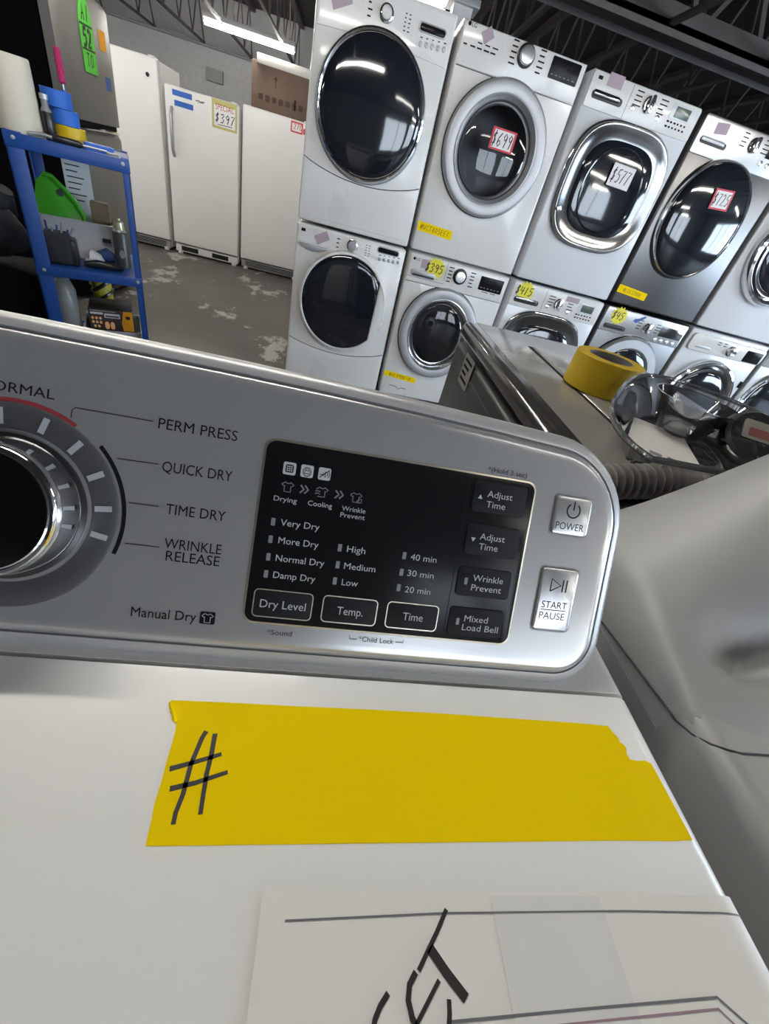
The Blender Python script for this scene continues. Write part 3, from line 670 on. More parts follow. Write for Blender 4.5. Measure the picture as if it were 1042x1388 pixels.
b.tube([(SX0 - .0002, .31, .958), (SX0 - .0002, .25, .967), (SX0 - .0002, .187, .977), (SX0 - .0002, .13, .986), (SX0 - .0002, .115, .9885), (SX0 + .0008, .104, .9930), (SX0 + .0035, .096, .9988), (SX0 + .0085, .0915, 1.0025), (SX0 + .016, .0895, 1.0032), (SX0 + .05, .0888, 1.0032), (SX1 - .02, .0888, 1.0032)], .0007, 'gasket', 6)
b.build('seam', sm)
# ================================================================== graphite machine behind the console
GX0, GX1, GY0, GY1, GZ = .316, .79, .42, 1.10, 1.008
gm = thing('washing_machine', 'dark graphite machine with a glossy top behind the dryer console', 'washing machine', ((GX0 + GX1) / 2, .75, 0))
b = MB(); b.box((GX0, GY0, .02), (GX1, GY1, .958), 'graphite_dk', .012, 3)
b.box((GX0 - .002, GY0 + .06, .25), (GX0 + .01, GY1 - .07, .925), 'graphite_dk', .004, 2); b.build('cabinet', gm)
b = MB(); b.box((GX0 - .002, GY0, .965), (GX1 + .002, GY1, GZ), 'edge_reflection', .018, 6); b.build('top_cover', gm)  # dark ceiling reflection along the rounded edge, put into the cover colour
b = MB(); b.box((GX0 + .030, GY0 + .01, GZ - .02), (GX1 - .004, GY1 - .004, GZ + .0006), 'graphite', .003, 2); b.build('top_plate', gm)
b = MB(); b.box((.452, GY0 + .03, GZ - .01), (GX1 - .02, GY1 - .14, GZ + .004), 'graphite', .004, 3); b.build('lid', gm)
b = MB(); b.box((.445, GY0 + .025, GZ - .006), (GX1 - .013, GY1 - .133, GZ + .0012), 'gap'); b.build('lid_seam', gm)
b = MB(frame((GX0 - .0026, .940, .930), (0, -1, 0), (0, 0, 1)))
b.prism(rrect(-.040, -.034, .040, .034, .002, 2), 0, .0006, 'lid_label')
for k in range(4): b.ribbon([(-.030, .022 - .014 * k), (.030 - .012 * (k % 3), .022 - .014 * k)], .006, .001, 'ink')
tag(b.build('sticker'), 'pale information sticker on the dark side of the graphite machine', 'sticker')
# yellow tape roll on its lid
tr = thing('tape_roll', 'roll of yellow tape standing on the glossy graphite machine top', 'tape roll', (.497, .735, GZ + .0045))
T = Matrix.Translation((.497, .735, GZ + .0045))
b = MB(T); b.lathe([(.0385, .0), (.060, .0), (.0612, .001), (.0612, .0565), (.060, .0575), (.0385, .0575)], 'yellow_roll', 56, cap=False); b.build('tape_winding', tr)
b = MB(T); b.lathe([(.0375, .001), (.0395, .001), (.0395, .0578), (.0375, .0578), (.0375, .001)], 'cardcore', 48, cap=False); b.build('core', tr)
# clear plastic tub and what lies in it
TC = (.49, .46); TA = math.radians(52)
tub = thing('plastic_tub', 'clear plastic tub on the graphite machine beside the yellow tape roll', 'tub', (TC[0] + .02, TC[1] + .035, GZ + .004))
def ov(rx, ry, z, d=0, n=2.9, N=72):
    return [(TC[0] + d * .6 + x * math.cos(TA) - y * math.sin(TA), max(TC[1] + d + x * math.sin(TA) + y * math.cos(TA), .322 + .03 * (GZ + .064 - z) / .02 if z > GZ + .04 else .435), z) for x, y in superell(0, 0, rx, ry, n, N)]
b = MB(); b.loft([ov(.150, .070, GZ + .0046, .036), ov(.160, .078, GZ + .010, .034), ov(.195, .098, GZ + .046, .016), ov(.228, .115, GZ + .064, 0)], 'clear', 'clear'); b.build('wall', tub)
b = MB(); b.tube([Vector(p) for p in ov(.230, .117, GZ + .064)], .0034, 'clear_rim', 8, closed=True); b.build('rim', tub)
#MACHINES
# ================================================================== the wall of stacked machines
YF = 3.05
HL, ZU, HU = .955, .972, .980          # lower machine height, upper machine base and height
def near(x, z, p):
    k = 1 - p / YF
    return x * k, 1.21 + (z - 1.21) * k
def ering(cx, cz, rx, rz, n, y, N=72): return [(x, y, z) for x, z in superell(cx, cz, rx, rz, n, N)]
def door_loft(b, cx, cz, rx, rz, n, prof, mats, cap=None):
    """prof: (inset from the outline, distance in front of the cabinet face)"""
    b.loft([ering(cx, cz, rx - i, rz - i, n, YF - p) for i, p in prof], mats, None, cap)
def bulge(b, cx, cz, rx, rz, n, p0, p1, m, steps=7):
    rr = []
    for k in range(steps + 1):
        a = 0.5 * PI * k / steps; s = max(math.cos(a), .004)
        rr.append(ering(cx, cz, rx * s, rz * s, 2 + (n - 2) * s, YF - p0 - (p1 - p0) * math.sin(a)))
    b.loft(rr, m, None, m)
def slab(b, x0, z0, x1, z1, r, p0, p1, m, bevel=.002):
    """rounded plate on the cabinet face, its front p1 metres in front of the face"""
    T0 = b.T; b.T = T0 @ wallframe(0, YF, 0); b.prism(rrect(x0, z0, x1, z1, r, 5), p0, p1, m, bevel); b.T = T0
def ontext(b, s, x, z, cap, p, m, width=None, align='L'):
    T0 = b.T; b.T = T0 @ wallframe(0, YF, 0); b.text(s, x, z, cap, p, m, width, align); b.T = T0
def dashes(b, x0, z0, nx, nz, dx, dz, wd, h, p, m='ink_grey'):
    T0 = b.T; b.T = T0 @ wallframe(0, YF, 0)
    for i in range(nx):
        for j in range(nz):
            l = wd * (0.6 + 0.4 * random.random())
            b.prism([(x0 + i * dx, z0 + j * dz), (x0 + i * dx + l, z0 + j * dz), (x0 + i * dx + l, z0 + j * dz + h), (x0 + i * dx, z0 + j * dz + h)], p - .0005, p, m)
    T0 and setattr(b, 'T', T0)
def knob(t, cx, cz, r, base_r, m='chrome', mb='black', p=.03, p0=.004, name='knob'):
    b = MB(wallframe(cx, YF, cz)); b.lathe([(base_r, p0 - .004), (base_r, p0 + .004), (base_r - .004, p0 + .006)], mb, 32)
    b.lathe([(r, p0 + .004), (r * .97, p), (r * .88, p + .004), (r * .55, p + .005), (.001, p + .005)], m, 32); return b.build(name, t)
def wing_knob(t, cx, cz, r, p0=.004):
    b = MB(wallframe(cx, YF, cz)); b.lathe([(r, p0 - .003), (r, p0 + .006), (r * .86, p0 + .012), (.001, p0 + .012)], 'chrome', 32)
    b.prism(superell(0, 0, r * .36, r * 1.05, 2.6, 28), p0 + .01, p0 + .034, 'chrome', .004); return b.build('knob', t)
def cabinet(t, x0, x1, z0, h, m, d=.74, feet=True):
    b = MB(); b.box((x0, YF, z0 + (.018 if feet else 0)), (x1, YF + d, z0 + h), m, .012, 3)
    if feet:
        for xx in (x0 + .06, x1 - .06):
            for yy in (YF + .06, YF + d - .06): b.lathe([(.025, z0), (.025, z0 + .012), (.015, z0 + .02)], 'black', 12, Matrix.Translation((xx, yy, 0)))
    return b.build('cabinet', t)
def open_cabinet(t, x0, x1, z0, h, m, cx, cz, r, d=.74, feet=True):
    b = MB(); N = 72; zl = z0 + (.018 if feet else 0); zh = z0 + h
    def rc(ins, y):
        out = []
        for k in range(N):
            a = 2 * PI * k / N; c, s = math.cos(a), math.sin(a); px, pz = (x1 + x0) / 2, (zl + zh) / 2; hx, hz = (x1 - x0) / 2, (zh - zl) / 2
            q = min(hx / max(abs(c), 1e-6), hz / max(abs(s), 1e-6)); X_, Z_ = c * q, s * q
            if abs(abs(c) * hz - abs(s) * hx) < .04: X_, Z_ = math.copysign(hx, c), math.copysign(hz, s)
            out.append((px + X_ * (1 - ins / hx), y, pz + Z_ * (1 - ins / hz)))
        return out
    b.loft([rc(0, YF + d), rc(0, YF + .012), rc(.004, YF + .0035), rc(.012, YF), ering(cx, cz, r, r, 2, YF, N)], m, m)
    if feet:
        for xx in (x0 + .06, x1 - .06):
            for yy in (YF + .06, YF + d - .06): b.lathe([(.025, z0), (.025, z0 + .012), (.015, z0 + .02)], 'black', 12, Matrix.Translation((xx, yy, 0)))
    return b.build('cabinet', t)
def grooveline(b, pts, p=.0008, wd=.003):
    T0 = b.T; b.T = T0 @ wallframe(0, YF, 0); b.ribbon(pts, wd, p, 'gap'); b.T = T0
def drum(t, cx, cz, r, depth=.3, hub=True):
    b = MB(); N = 48
    rg = lambda rr, y: ering(cx, cz, rr, rr, 2, y, N)
    b.loft([rg(r + .004, YF - .004), rg(r, YF + .02), rg(r + .02, YF + .03), rg(r + .03, YF + depth)], ['gasket', 'gasket', 'drum'], None, 'drum')
    if hub:
        b.loft([rg(.055, YF + depth - .002), rg(.05, YF + depth - .02), rg(.032, YF + depth - .03)], 'ring_silver', None, 'ring_silver')
        b.loft([rg(.02, YF + depth - .03), rg(.018, YF + depth - .034)], 'gasket', None, 'gasket')
        for k in range(3):
            a = 2 * PI * k / 3 + .4
            b.tube([(cx + (r + .015) * math.cos(a), YF + .06, cz + (r + .015) * math.sin(a)), (cx + (r + .02) * math.cos(a), YF + depth - .02, cz + (r + .02) * math.sin(a))], .022, 'drum', 8)
    return b.build('drum', t)
def base(x0, x1, z0): return ((x0 + x1) / 2, YF + .37, z0)
UP, LO = 'upper machines of the stacked wall', 'lower machines of the stacked wall'

# ---- first column
def col_one(z0, upper):
    x0, x1 = -.300, .378; h = HU if upper else HL; zt = z0 + h
    t = thing('front_load_dryer' if upper else 'front_load_washer', 'white front loader with large chrome-ringed dark oval door, top of the leftmost stack' if upper else 'white front loader with a black round window in thin white ring, bottom of leftmost stack', 'dryer' if upper else 'washing machine', base(x0, x1, z0), UP if upper else LO)
    cabinet(t, x0, x1, z0, h, 'white', feet=not upper)
    cx, cz = (.030, 1.525) if upper else (.040, .566)
    cx, cz = near(cx, cz, .03)
    # lower front panel with an arched seam
    zl = 1.262 if upper else .288; dip = .06
    b = MB(); pts = []
    arc_ = [(x0 + .006 + (x1 - x0 - .012) * k / 20, zl - dip * math.sin(PI * k / 20) ** .8) for k in range(21)]
    T0 = b.T; b.T = wallframe(0, YF, 0); b.prism([(x0 + .006, z0 + .025), (x1 - .006, z0 + .025)] + arc_[::-1], -.003, .004, 'white', .002); b.T = T0
    b.build('lower_panel', t)
    b = MB(); grooveline(b, [(p[0], p[1] + .004) for p in arc_], .0012, .004); b.build('seam', t)
    # control panel
    zp = 1.762 if upper else .862
    bow = [(x0 + .006 + (x1 - x0 - .012) * k / 24, zp + .012 * math.sin(PI * k / 24)) for k in range(25)]
    b = MB(wallframe(0, YF, 0)); b.prism(bow + [(x1 - .012, zt - .012), (x0 + .012, zt - .012)], -.003, .005, 'white', .003); b.T = Matrix()
    dd = 0 if upper else -.958
    zc = 1.871 if upper else .905
    dashes(b, -.055, zc - .03, 1, 3, .02, .022, .022, .006, .006); dashes(b, .125, zc - .035, 2, 5, .02, .014, .012, .004, .006)
    for k in range(5):
        xx = .215 + .03 * k; zz = (1.815 if upper else .872) + (.002 * k)
        T0 = b.T; b.T = wallframe(0, YF, 0); b.prism(rrect(xx, zz - .010, xx + .014, zz + .010, .005, 4), .004, .009, 'ring_silver', .001); b.T = T0
        dashes(b, xx, zz + .02, 1, 1, 1, 1, .014, .004, .006)
    dashes(b, -.272, zc + .010, 1, 1, 1, 1, .03, .016, .006, 'ink')
    b.build('control_panel', t)
    knob(t, .036 if upper else .043, zc, .026, .034, 'ring_silver', 'chrome', .028, .006)
    zd = 1.871 if upper else .923
    b = MB(); slab(b, .198, zd - .018, .340, zd + .018, .016, .003, .009, 'ring_silver'); slab(b, .204, zd - .013, .334, zd + .013, .012, .006, .010, 'display', .001); b.build('display', t)
    if not upper:
        b = MB(wallframe(0, YF, 0)); b.prism([(-.280 + .176 * k / 12, .853 - .030 * math.sin(PI * k / 12) ** .7) for k in range(13)] + [(-.104, .857), (-.280, .857)], .002, .012, 'ring_silver', .003); b.build('drawer_handle', t)
    # door
    rx, rz = (.286, .299) if upper else (.287, .300)
    if upper:
        b = MB(); door_loft(b, cx, cz, rx, rz, 2.05, [(0, -.002), (0, .028), (.004, .040), (.011, .044), (.018, .040), (.021, .036)], 'chrome'); d = b.build('door_ring', t)
        b = MB(); bulge(b, cx, cz, rx - .019, rz - .019, 2.05, .034, .062, 'glass_black'); b.build('door_glass', d)
        b = MB(); door_loft(b, cx, cz - .004, rx + .007, rz + .007, 2.05, [(0, -.001), (0, .004), (.006, .006)], 'ring_silver'); b.build('door_surround', t)
    else:
        b = MB(); door_loft(b, cx, cz, rx, rz, 2.0, [(0, -.002), (0, .030), (.005, .042), (.014, .045), (.018, .041)], 'white'); d = b.build('door_ring', t)
        b = MB(); bulge(b, cx, cz, rx - .017, rz - .017, 2.0, .038, .060, 'glass_black'); b.build('door_glass', d)
        a0, a1 = math.radians(-42), math.radians(37)
        ar = [(cx + (rx - .020) * math.cos(a0 + (a1 - a0) * k / 16), cz + (rz - .020) * math.sin(a0 + (a1 - a0) * k / 16)) for k in range(17)]
        b = MB(wallframe(0, YF, 0)); b.prism(ar, .036, .066, 'white', .004); b.build('door_handle', d)
    return t
col_one(0, False); col_one(ZU, True)

# ---- second column: round silver rings
def col_two(z0, upper):
    x0, x1 = .408, 1.090; h = HU if upper else HL; zt = z0 + h
    t = thing('front_load_dryer' if upper else 'front_load_washer', 'white front loader with wide silver ring and a red-bordered price card on its glass' if upper else 'white front loader with silver ring and visible drum under the red price card machine', 'dryer' if upper else 'washing machine', base(x0, x1, z0), UP if upper else LO)
    cx, cz = near(.744, 1.517, .035) if upper else near(.727, .502, .035)
    open_cabinet(t, x0, x1, z0, h, 'white', cx, cz, .20, feet=not upper)
    b = MB(); zp = 1.795 if upper else .800
    slab(b, x0 + .008, zp, x1 - .008, zt - .008, .012, -.003, .005, 'white', .003)
    zc = 1.902 if upper else .890
    ontext(b, 'LG', .452, zc + .036, .016, .0056, 'ink')
    T0 = b.T; b.T = wallframe(0, YF, 0); b.prism(superell(.440, zc + .036, .008, .008, 2, 20), .004, .0056, 'ink'); b.T = T0
    dashes(b, .675, zc - .045, 1, 5, .02, .020, .036, .006, .006); dashes(b, .825, zc - .045, 1, 5, .02, .020, .036, .006, .006)
    if upper: dashes(b, .430, 1.866, 5, 1, .036, .02, .03, .006, .006); dashes(b, .50, 1.885, 3, 1, .04, .02, .034, .005, .006)
    else: dashes(b, .93, .836, 2, 1, .06, .01, .05, .004, .006)
    b.build('control_panel', t)
    b = MB(); 
    grooveline(b, [(x0 + .008, zp - .003), (x1 - .008, zp - .003)], .001, .003); b.build('seam', t)
    knob(t, .757, zc, .037 if upper else .033, .046, 'ring_bright', 'black', .034, .006)
    b = MB(); slab(b, .898, zc - .044, 1.060, zc + .037, .006, .003, .007, 'display', .001)
    dashes(b, .910, zc - .030, 6, 1, .024, .02, .016, .004, .0074, 'ink_led'); dashes(b, .930, zc + .005, 4, 1, .024, .02, .016, .014, .0074, 'touch'); b.build('display', t)
    if not upper:
        b = MB(); slab(b, .436, .834, .602, .868, .012, .002, .010, 'ring_silver', .003); slab(b, .446, .834, .592, .846, .005, .008, .0115, 'gasket', .001); b.build('drawer_handle', t)
        b = MB(); grooveline(b, [(.412, .826), (.66, .826), (.66, .945)], .0062, .002); b.build('drawer_seam', t)
    cx, cz = near(.744, 1.517, .035) if upper else near(.727, .502, .035)
    rx, rz = (.288, .297) if upper else (.270, .299)
    b = MB(); door_loft(b, cx, cz, rx, rz, 2.0, [(-.006, -.001), (-.006, .004), (0, .005)], 'gasket')
    door_loft(b, cx, cz, rx, rz, 2.0, [(0, .0), (0, .030), (.003, .038), (.009, .043), (.014, .0445), (.052, .043), (.060, .041)], 'ring_silver')
    d = b.build('door_ring', t)
    b = MB(); door_loft(b, cx, cz, rx - .058, rz - .058, 2.0, [(0, .041), (.002, .046), (.007, .047), (.016, .036), (.026, .014)], 'ring_bright' if not upper else 'ring_silver')
    door_loft(b, cx, cz, rx - .083, rz - .083, 2.0, [(0, .016), (.004, .010), (.014, .006)], 'gasket'); b.build('inner_ring', d)
    b = MB(); bulge(b, cx, cz, rx - .088, rz - .088, 2.0, .010, .040, 'door_clear', 6); b.build('door_glass', d)
    drum(t, cx, cz, .195, .33, True) if not upper else drum(t, cx, cz, .195, .25, False)
    if not upper:
        b = MB(wallframe(0, YF, 0)); b.ribbon([(.47, .090), (.52, .086), (.545, .070), (.57, .082), (.60, .080)], .004, .001, 'ink_grey'); b.build('hatch_seam', t)
    return t
col_two(0, False); col_two(ZU, True)

# ---- third column: rounded rectangular chrome doors
def col_three(z0, upper):
    x0, x1 = 1.128, 1.808; h = HU if upper else HL; zt = z0 + h
    t = thing('front_load_dryer' if upper else 'front_load_washer', 'white front loader with rounded rectangular smoked chrome door and white price card' if upper else 'white front loader with chrome arched door, below the rounded rectangular chrome door machine', 'dryer' if upper else 'washing machine', base(x0, x1, z0), UP if upper else LO)
    cabinet(t, x0, x1, z0, h, 'white2', feet=not upper)
    zp = 1.807 if upper else .806; zc = 1.892 if upper else .880
    b = MB(); slab(b, x0 + .006, zp, x1 - .006, zt - .006, .012, -.003, .006, 'white', .003)
    grooveline(b, [(1.372, zp + .004), (1.372, zt - .010)], .0066, .002)
    dashes(b, 1.165, zt - .035, 1, 1, 1, 1, .03, .014, .0066); dashes(b, 1.40, zc - .02, 1, 4, 1, .018, .05, .005, .0066); dashes(b, 1.55, zc - .02, 1, 4, 1, .018, .05, .005, .0066)
    for (dx, dz) in ((-.085, -.03), (.075, -.035)):
        T0 = b.T; b.T = wallframe(1.494 + dx, YF, zc + dz); b.lathe([(.012, .004), (.012, .010), (.008, .011)], 'ring_bright', 16); b.T = T0
    dashes(b, 1.63, zc - .055, 6, 2, .022, .02, .016, .008, .0066); b.build('control_panel', t)
    wing_knob(t, 1.494 if upper else 1.486, zc, .036, .006)
    b = MB(); slab(b, 1.628, zc - .018, 1.755, zc + .044, .004, .004, .008, 'white2', .001); slab(b, 1.654, zc - .010, 1.744, zc + .034, .003, .006, .0095, 'lcd', .001); b.build('display', t)
    b = MB(); slab(b, 1.160, zc - .048, 1.345, zc - .014, .014, .002, .007, 'gasket', .003); slab(b, 1.166, zc - .036, 1.325, zc - .012, .010, .006, .016, 'chrome_dark', .006); b.build('drawer_handle', t)
    cx, cz = near(1.488, 1.508, .035) if upper else near(1.476, .500, .035)
    rx, rz, n = .308, .300, 3.0
    b = MB(); door_loft(b, cx, cz, rx, rz, n, [(-.004, -.001), (-.004, .008), (.0, .014), (.006, .016)], 'chrome')
    door_loft(b, cx, cz, rx - .005, rz - .005, n, [(0, .015), (.003, .036), (.010, .045), (.018, .045), (.040, .036), (.074, .031), (.082, .030)], 'chrome_dark'); d = b.build('door_ring', t)
    b = MB(); bulge(b, cx, cz, rx - .084, rz - .080, n, .030, .048, 'glass_black', 6)
    b.build('door_glass', d)
    b = MB(); door_loft(b, cx, cz, .185, .205, 2.2, [(0, .034), (.005, .044), (.012, .042)], 'glass_black'); b.build('glass_bowl_rim', d)
    b = MB(); 
    T0 = b.T; b.T = wallframe(cx - .262, YF, cz - .14); b.lathe([(.014, .046), (.014, .056), (.006, .058)], 'chrome', 16); b.T = T0; b.build('door_latch', d)
    return t
col_three(0, False); col_three(ZU, True)

# ---- fourth column: graphite steel
def col_four(z0, upper):
    x0, x1 = 1.836, 2.510; h = HU if upper else HL; zt = z0 + h
    t = thing('front_load_dryer' if upper else 'front_load_washer', 'graphite steel front loader with big glossy dark oval door and yellow tape below' if upper else 'grey steel front loader with silver ring door under the graphite steel dryer', 'dryer' if upper else 'washing machine', base(x0, x1, z0), UP if upper else LO)
    cabinet(t, x0, x1, z0, h, 'steel', feet=not upper)
    zp = 1.778 if upper else .795; zc = 1.888 if upper else .876
    b = MB(); slab(b, x0 + .006, zp, x1 - .006, zt - .006, .012, -.003, .006, 'steel_lt', .003)
    ontext(b, 'LG', 1.872, zt - .03, .013, .0066, 'ink')
    dashes(b, 2.11, zc - .02, 1, 4, 1, .018, .05, .005, .0066); dashes(b, 2.26, zc - .02, 1, 4, 1, .018, .05, .005, .0066)
    for k in range(4):
        T0 = b.T; b.T = wallframe(2.30 + .05 * k, YF, zc - .058); b.lathe([(.012, .004), (.012, .010), (.008, .011)], 'ring_bright', 16); b.T = T0
    b.build('control_panel', t)
    wing_knob(t, 2.200, zc, .034, .006)
    b = MB(); slab(b, 2.305, zc - .032, 2.492, zc + .034, .004, .004, .0085, 'chrome_dark' if not upper else 'display', .001); b.build('display', t)
    b = MB(); slab(b, 1.866, zc - .062, 2.045, zc - .032, .013, .002, .007, 'gasket', .003); slab(b, 1.870, zc - .052, 2.026, zc - .030, .010, .006, .016, 'ring_silver' if upper else 'gasket', .006); b.build('drawer_handle', t)
    if upper:
        cx, cz = near(2.172, 1.502, .05); rx, rz = .262, .304
        b = MB(); door_loft(b, cx, cz, rx, rz, 2.15, [(-.008, -.001), (-.006, .010), (0, .032), (.005, .040), (.010, .040), (.014, .036)], 'chrome'); d = b.build('door_ring', t)
        b = MB(); bulge(b, cx, cz, rx - .012, rz - .012, 2.15, .034, .075, 'glass_black', 9); b.build('door_glass', d)
    else:
        cx, cz = near(2.190, .500, .035); rx, rz = .285, .295
        b = MB(); door_loft(b, cx, cz, rx, rz, 2.0, [(-.005, -.001), (-.005, .006), (0, .012)], 'chrome_dark'); door_loft(b, cx, cz, rx, rz, 2.0, [(0, .012), (.004, .036), (.014, .046), (.070, .048), (.085, .034)], 'ring_silver'); d = b.build('door_ring', t)
        b = MB(); bulge(b, cx, cz, rx - .083, rz - .083, 2.0, .034, .052, 'glass_black', 7); b.build('door_glass', d)
    return t
col_four(0, False); col_four(ZU, True)

# ---- fifth column: white with chrome doors
def col_five(z0, upper):
    x0, x1 = 2.545, 3.235; h = HU if upper else HL; zt = z0 + h
    t = thing('front_load_dryer' if upper else 'front_load_washer', 'white front loader cut off by the photo edge, right of the graphite steel dryer' if upper else 'white front loader with chrome door ring and raised white panel at bottom right', 'dryer' if upper else 'washing machine', base(x0, x1, z0), UP if upper else LO)
    cabinet(t, x0, x1, z0, h, 'white2', feet=not upper)
    zc = 1.875 if upper else .866
    b = MB(); slab(b, x0 + .022, zc - .052, x1 - .010, zc + .062, .03, -.003, .022, 'white', .008)
    dashes(b, 2.79, zc + .02, 2, 2, .05, .016, .04, .005, .0226); b.build('control_panel', t)
    knob(t, 2.925, zc, .030, .036, 'chrome', 'chrome_dark', .05, .024)
    b = MB(); slab(b, 3.058, zc - .044, 3.205, zc + .036, .006, .018, .0245, 'display', .001); b.build('display', t)
    b = MB(); slab(b, 2.622, zc - .028, 2.755, zc - .008, .008, .016, .0235, 'ring_silver', .002); b.build('drawer_handle', t)
    cx, cz = near(2.935, 1.470, .05) if upper else near(2.930, .482, .05); rx, rz = .292, .290
    b = MB(); door_loft(b, cx, cz, rx, rz, 2.0, [(0, -.001), (0, .034), (.008, .052), (.024, .058), (.040, .050), (.050, .040)], 'chrome'); d = b.build('door_ring', t)
    b = MB(); door_loft(b, cx, cz, rx - .046, rz - .046, 2.0, [(0, .038), (.010, .050), (.030, .046), (.04, .04)], 'chrome_dark'); b.build('inner_ring', d)
    b = MB(); bulge(b, cx, cz, rx - .084, rz - .084, 2.0, .04, .062, 'glass_black', 6); b.build('door_glass', d)
    return t
col_five(0, False); col_five(ZU, True)
# ---- sixth machine, low at the right edge
def col_six():
    x0, x1 = 3.272, 3.95
    t = thing('front_load_washer', 'blue-grey front loader with a black oval door at the far right edge', 'washing machine', base(x0, x1, 0), LO)
    cabinet(t, x0, x1, 0, HL, 'steel_lt')
    b = MB(); slab(b, x0 + .006, .82, x1 - .006, .945, .012, -.003, .006, 'steel_lt', .003); dashes(b, 3.36, .87, 2, 2, .06, .02, .05, .006, .0066); b.build('control_panel', t)
    wing_knob(t, 3.62, .88, .034, .006)
    b = MB(); slab(b, 3.72, .85, 3.9, .92, .006, .004, .008, 'display', .001); b.build('display', t)
    cx, cz = near(3.63, .52, .04)
    b = MB(); door_loft(b, cx, cz, .275, .285, 2.4, [(-.004, -.001), (0, .030), (.006, .042), (.012, .042), (.016, .036)], 'chrome'); d = b.build('door_ring', t)
    b = MB(); bulge(b, cx, cz, .262, .272, 2.4, .034, .070, 'glass_black', 8); b.build('door_glass', d)
col_six()
# ------------------------------------------------------------------ stickers, cards and tape on the machines
def card(name, label, cat, corners, p, text_, border, face='card', hs=None, group=None, ink='marker', curve=0):
    """corners (tl, tr, br, bl) measured on the front plane"""
    cs = [near(x, z, p) for x, z in corners]
    O = Vector((cs[3][0], YF - p, cs[3][1])); X = Vector((cs[2][0] - cs[3][0], 0, cs[2][1] - cs[3][1])); Yv = Vector((cs[0][0] - cs[3][0], 0, cs[0][1] - cs[3][1]))
    wd, ht = X.length, Yv.length
    b = MB(frame(O, X, Yv)); b.prism([(0, 0), (wd, 0), (wd, ht), (0, ht)], 0, .0008, border)
    k = .09 if border != face else 0
    if k: b.prism([(wd * k, ht * k), (wd * (1 - k), ht * k), (wd * (1 - k), ht * (1 - k)), (wd * k, ht * (1 - k))], .0007, .0011, face)
    if text_:
        hh = hs or ht * .55; ad = min(.72, wd * .86 / (len(text_) * hh))
        b.hand(text_, wd * .5 - hh * ad * len(text_) * .5 - hh * .04, ht * .5 - hh * .5, hh, .0014, ink, .09, ad, .15, ad * .86)
    return tag(b.build(name), label, cat, group)
card('price_card', 'red-bordered white price card marked 699 on the silver-ringed door glass', 'price card', [(.700, 1.622), (.837, 1.624), (.840, 1.529), (.700, 1.529)], .047, '$699', 'card_red', hs=.058)
card('price_card', 'plain white price card on the rounded rectangular dark door', 'price card', [(1.450, 1.640), (1.592, 1.636), (1.593, 1.534), (1.450, 1.536)], .060, '$577', 'card', hs=.06)
card('price_card', 'red-bordered white price card on the big dark oval steel dryer door', 'price card', [(2.130, 1.676), (2.263, 1.684), (2.272, 1.588), (2.145, 1.577)], .078, '$725', 'card_red', hs=.055)
TG = 'yellow tape labels on the machines'
card('tape_label', 'yellow tape label with marker writing under the red price card machine door', 'tape', [(.412, 1.121), (.634, 1.108), (.634, 1.066), (.412, 1.074)], .001, '#WCT805EE1', 'yellow', 'yellow', .026, TG)
card('tape_label', 'yellow tape label with marker writing low on the washer with visible drum', 'tape', [(.416, .194), (.658, .173), (.658, .137), (.416, .155)], .001, '#AL998B-0', 'yellow', 'yellow', .026, TG)
card('tape_label', 'yellow tape label with marker writing low on the graphite steel dryer', 'tape', [(1.842, 1.086), (2.061, 1.077), (2.067, 1.026), (1.842, 1.040)], .001, '#LCE3200W', 'yellow', 'yellow', .022, TG)
def burst(label, cx, cz, r, text_):
    b = MB(wallframe(cx, YF - .007, cz)); N = 15
    b.prism([(rr * r * math.cos(PI * k / N + .1), rr * r * .92 * math.sin(PI * k / N + .1)) for k in range(2 * N) for rr in [(1.0 if k % 2 == 0 else .76)]], 0, .0008, 'burst')
    b.hand(text_, -.058 * .72 * len(text_) * .42, -.024, .048, .0012, 'marker', .13, .62)
    tag(b.build('burst_sticker'), label, 'sticker', 'yellow burst price stickers')
burst('yellow star burst price sticker marked 395 on the panel of the visible-drum washer', .588, .900, .068, '$395')
burst('yellow star burst price sticker on the panel above the chrome arched door', 1.222, .905, .066, '$415')
burst('yellow star burst price sticker on the grey steel washer panel', 1.945, .905, .066, '$45')
def mauve(label, cx, cz, s=.036, a=25, p=.0062, wd=1.35):
    b = MB(wallframe(cx, YF - p, cz) @ Matrix.Rotation(math.radians(a), 4, 'Z')); b.prism([(-s * wd, -s * .8), (s * wd, -s * .8), (s * wd, s * .8), (-s * wd, s * .8)], 0, .0008, 'mauve')
    tag(b.build('sticker'), label, 'sticker', 'faded mauve stickers on the panels')
mauve('faded mauve sticker on the panel of the top left chrome-ringed dryer', -.183, 1.868)
mauve('faded mauve sticker on the panel of the bottom left washer', -.145, .905, .03, 30)
mauve('faded mauve diamond sticker on the panel of the red price card machine', .540, 1.922, .027, 38, wd=1)
mauve('faded mauve sticker behind the 395 burst sticker', .530, .912, .03, 5)
mauve('faded mauve sticker on the panel above the rounded rectangular dark door', 1.265, 1.930, .032, 0)
mauve('faded mauve strip sticker on the panel above the chrome arched door', 1.570, .925, .02, 0, wd=2.4)
mauve('faded mauve sticker on the graphite steel dryer panel', 1.965, 1.905, .03, 8)
b = MB(wallframe(2.105, YF - .0062, .918)); b.prism([(-.04, -.022), (-.01, -.03), (.045, .016), (.035, .026), (-.005, .0), (-.03, -.006)], 0, .0008, 'blue_mark'); tag(b.build('sticker'), 'blue check-shaped sticker on the grey steel washer panel', 'sticker')
b = MB(); slab(b, 3.205, .632, 3.245 - .012, .682, .004, .0, .006, 'display', .001); tag(b.build('badge'), 'small dark badge at the right side of the chrome ring washer', 'badge')
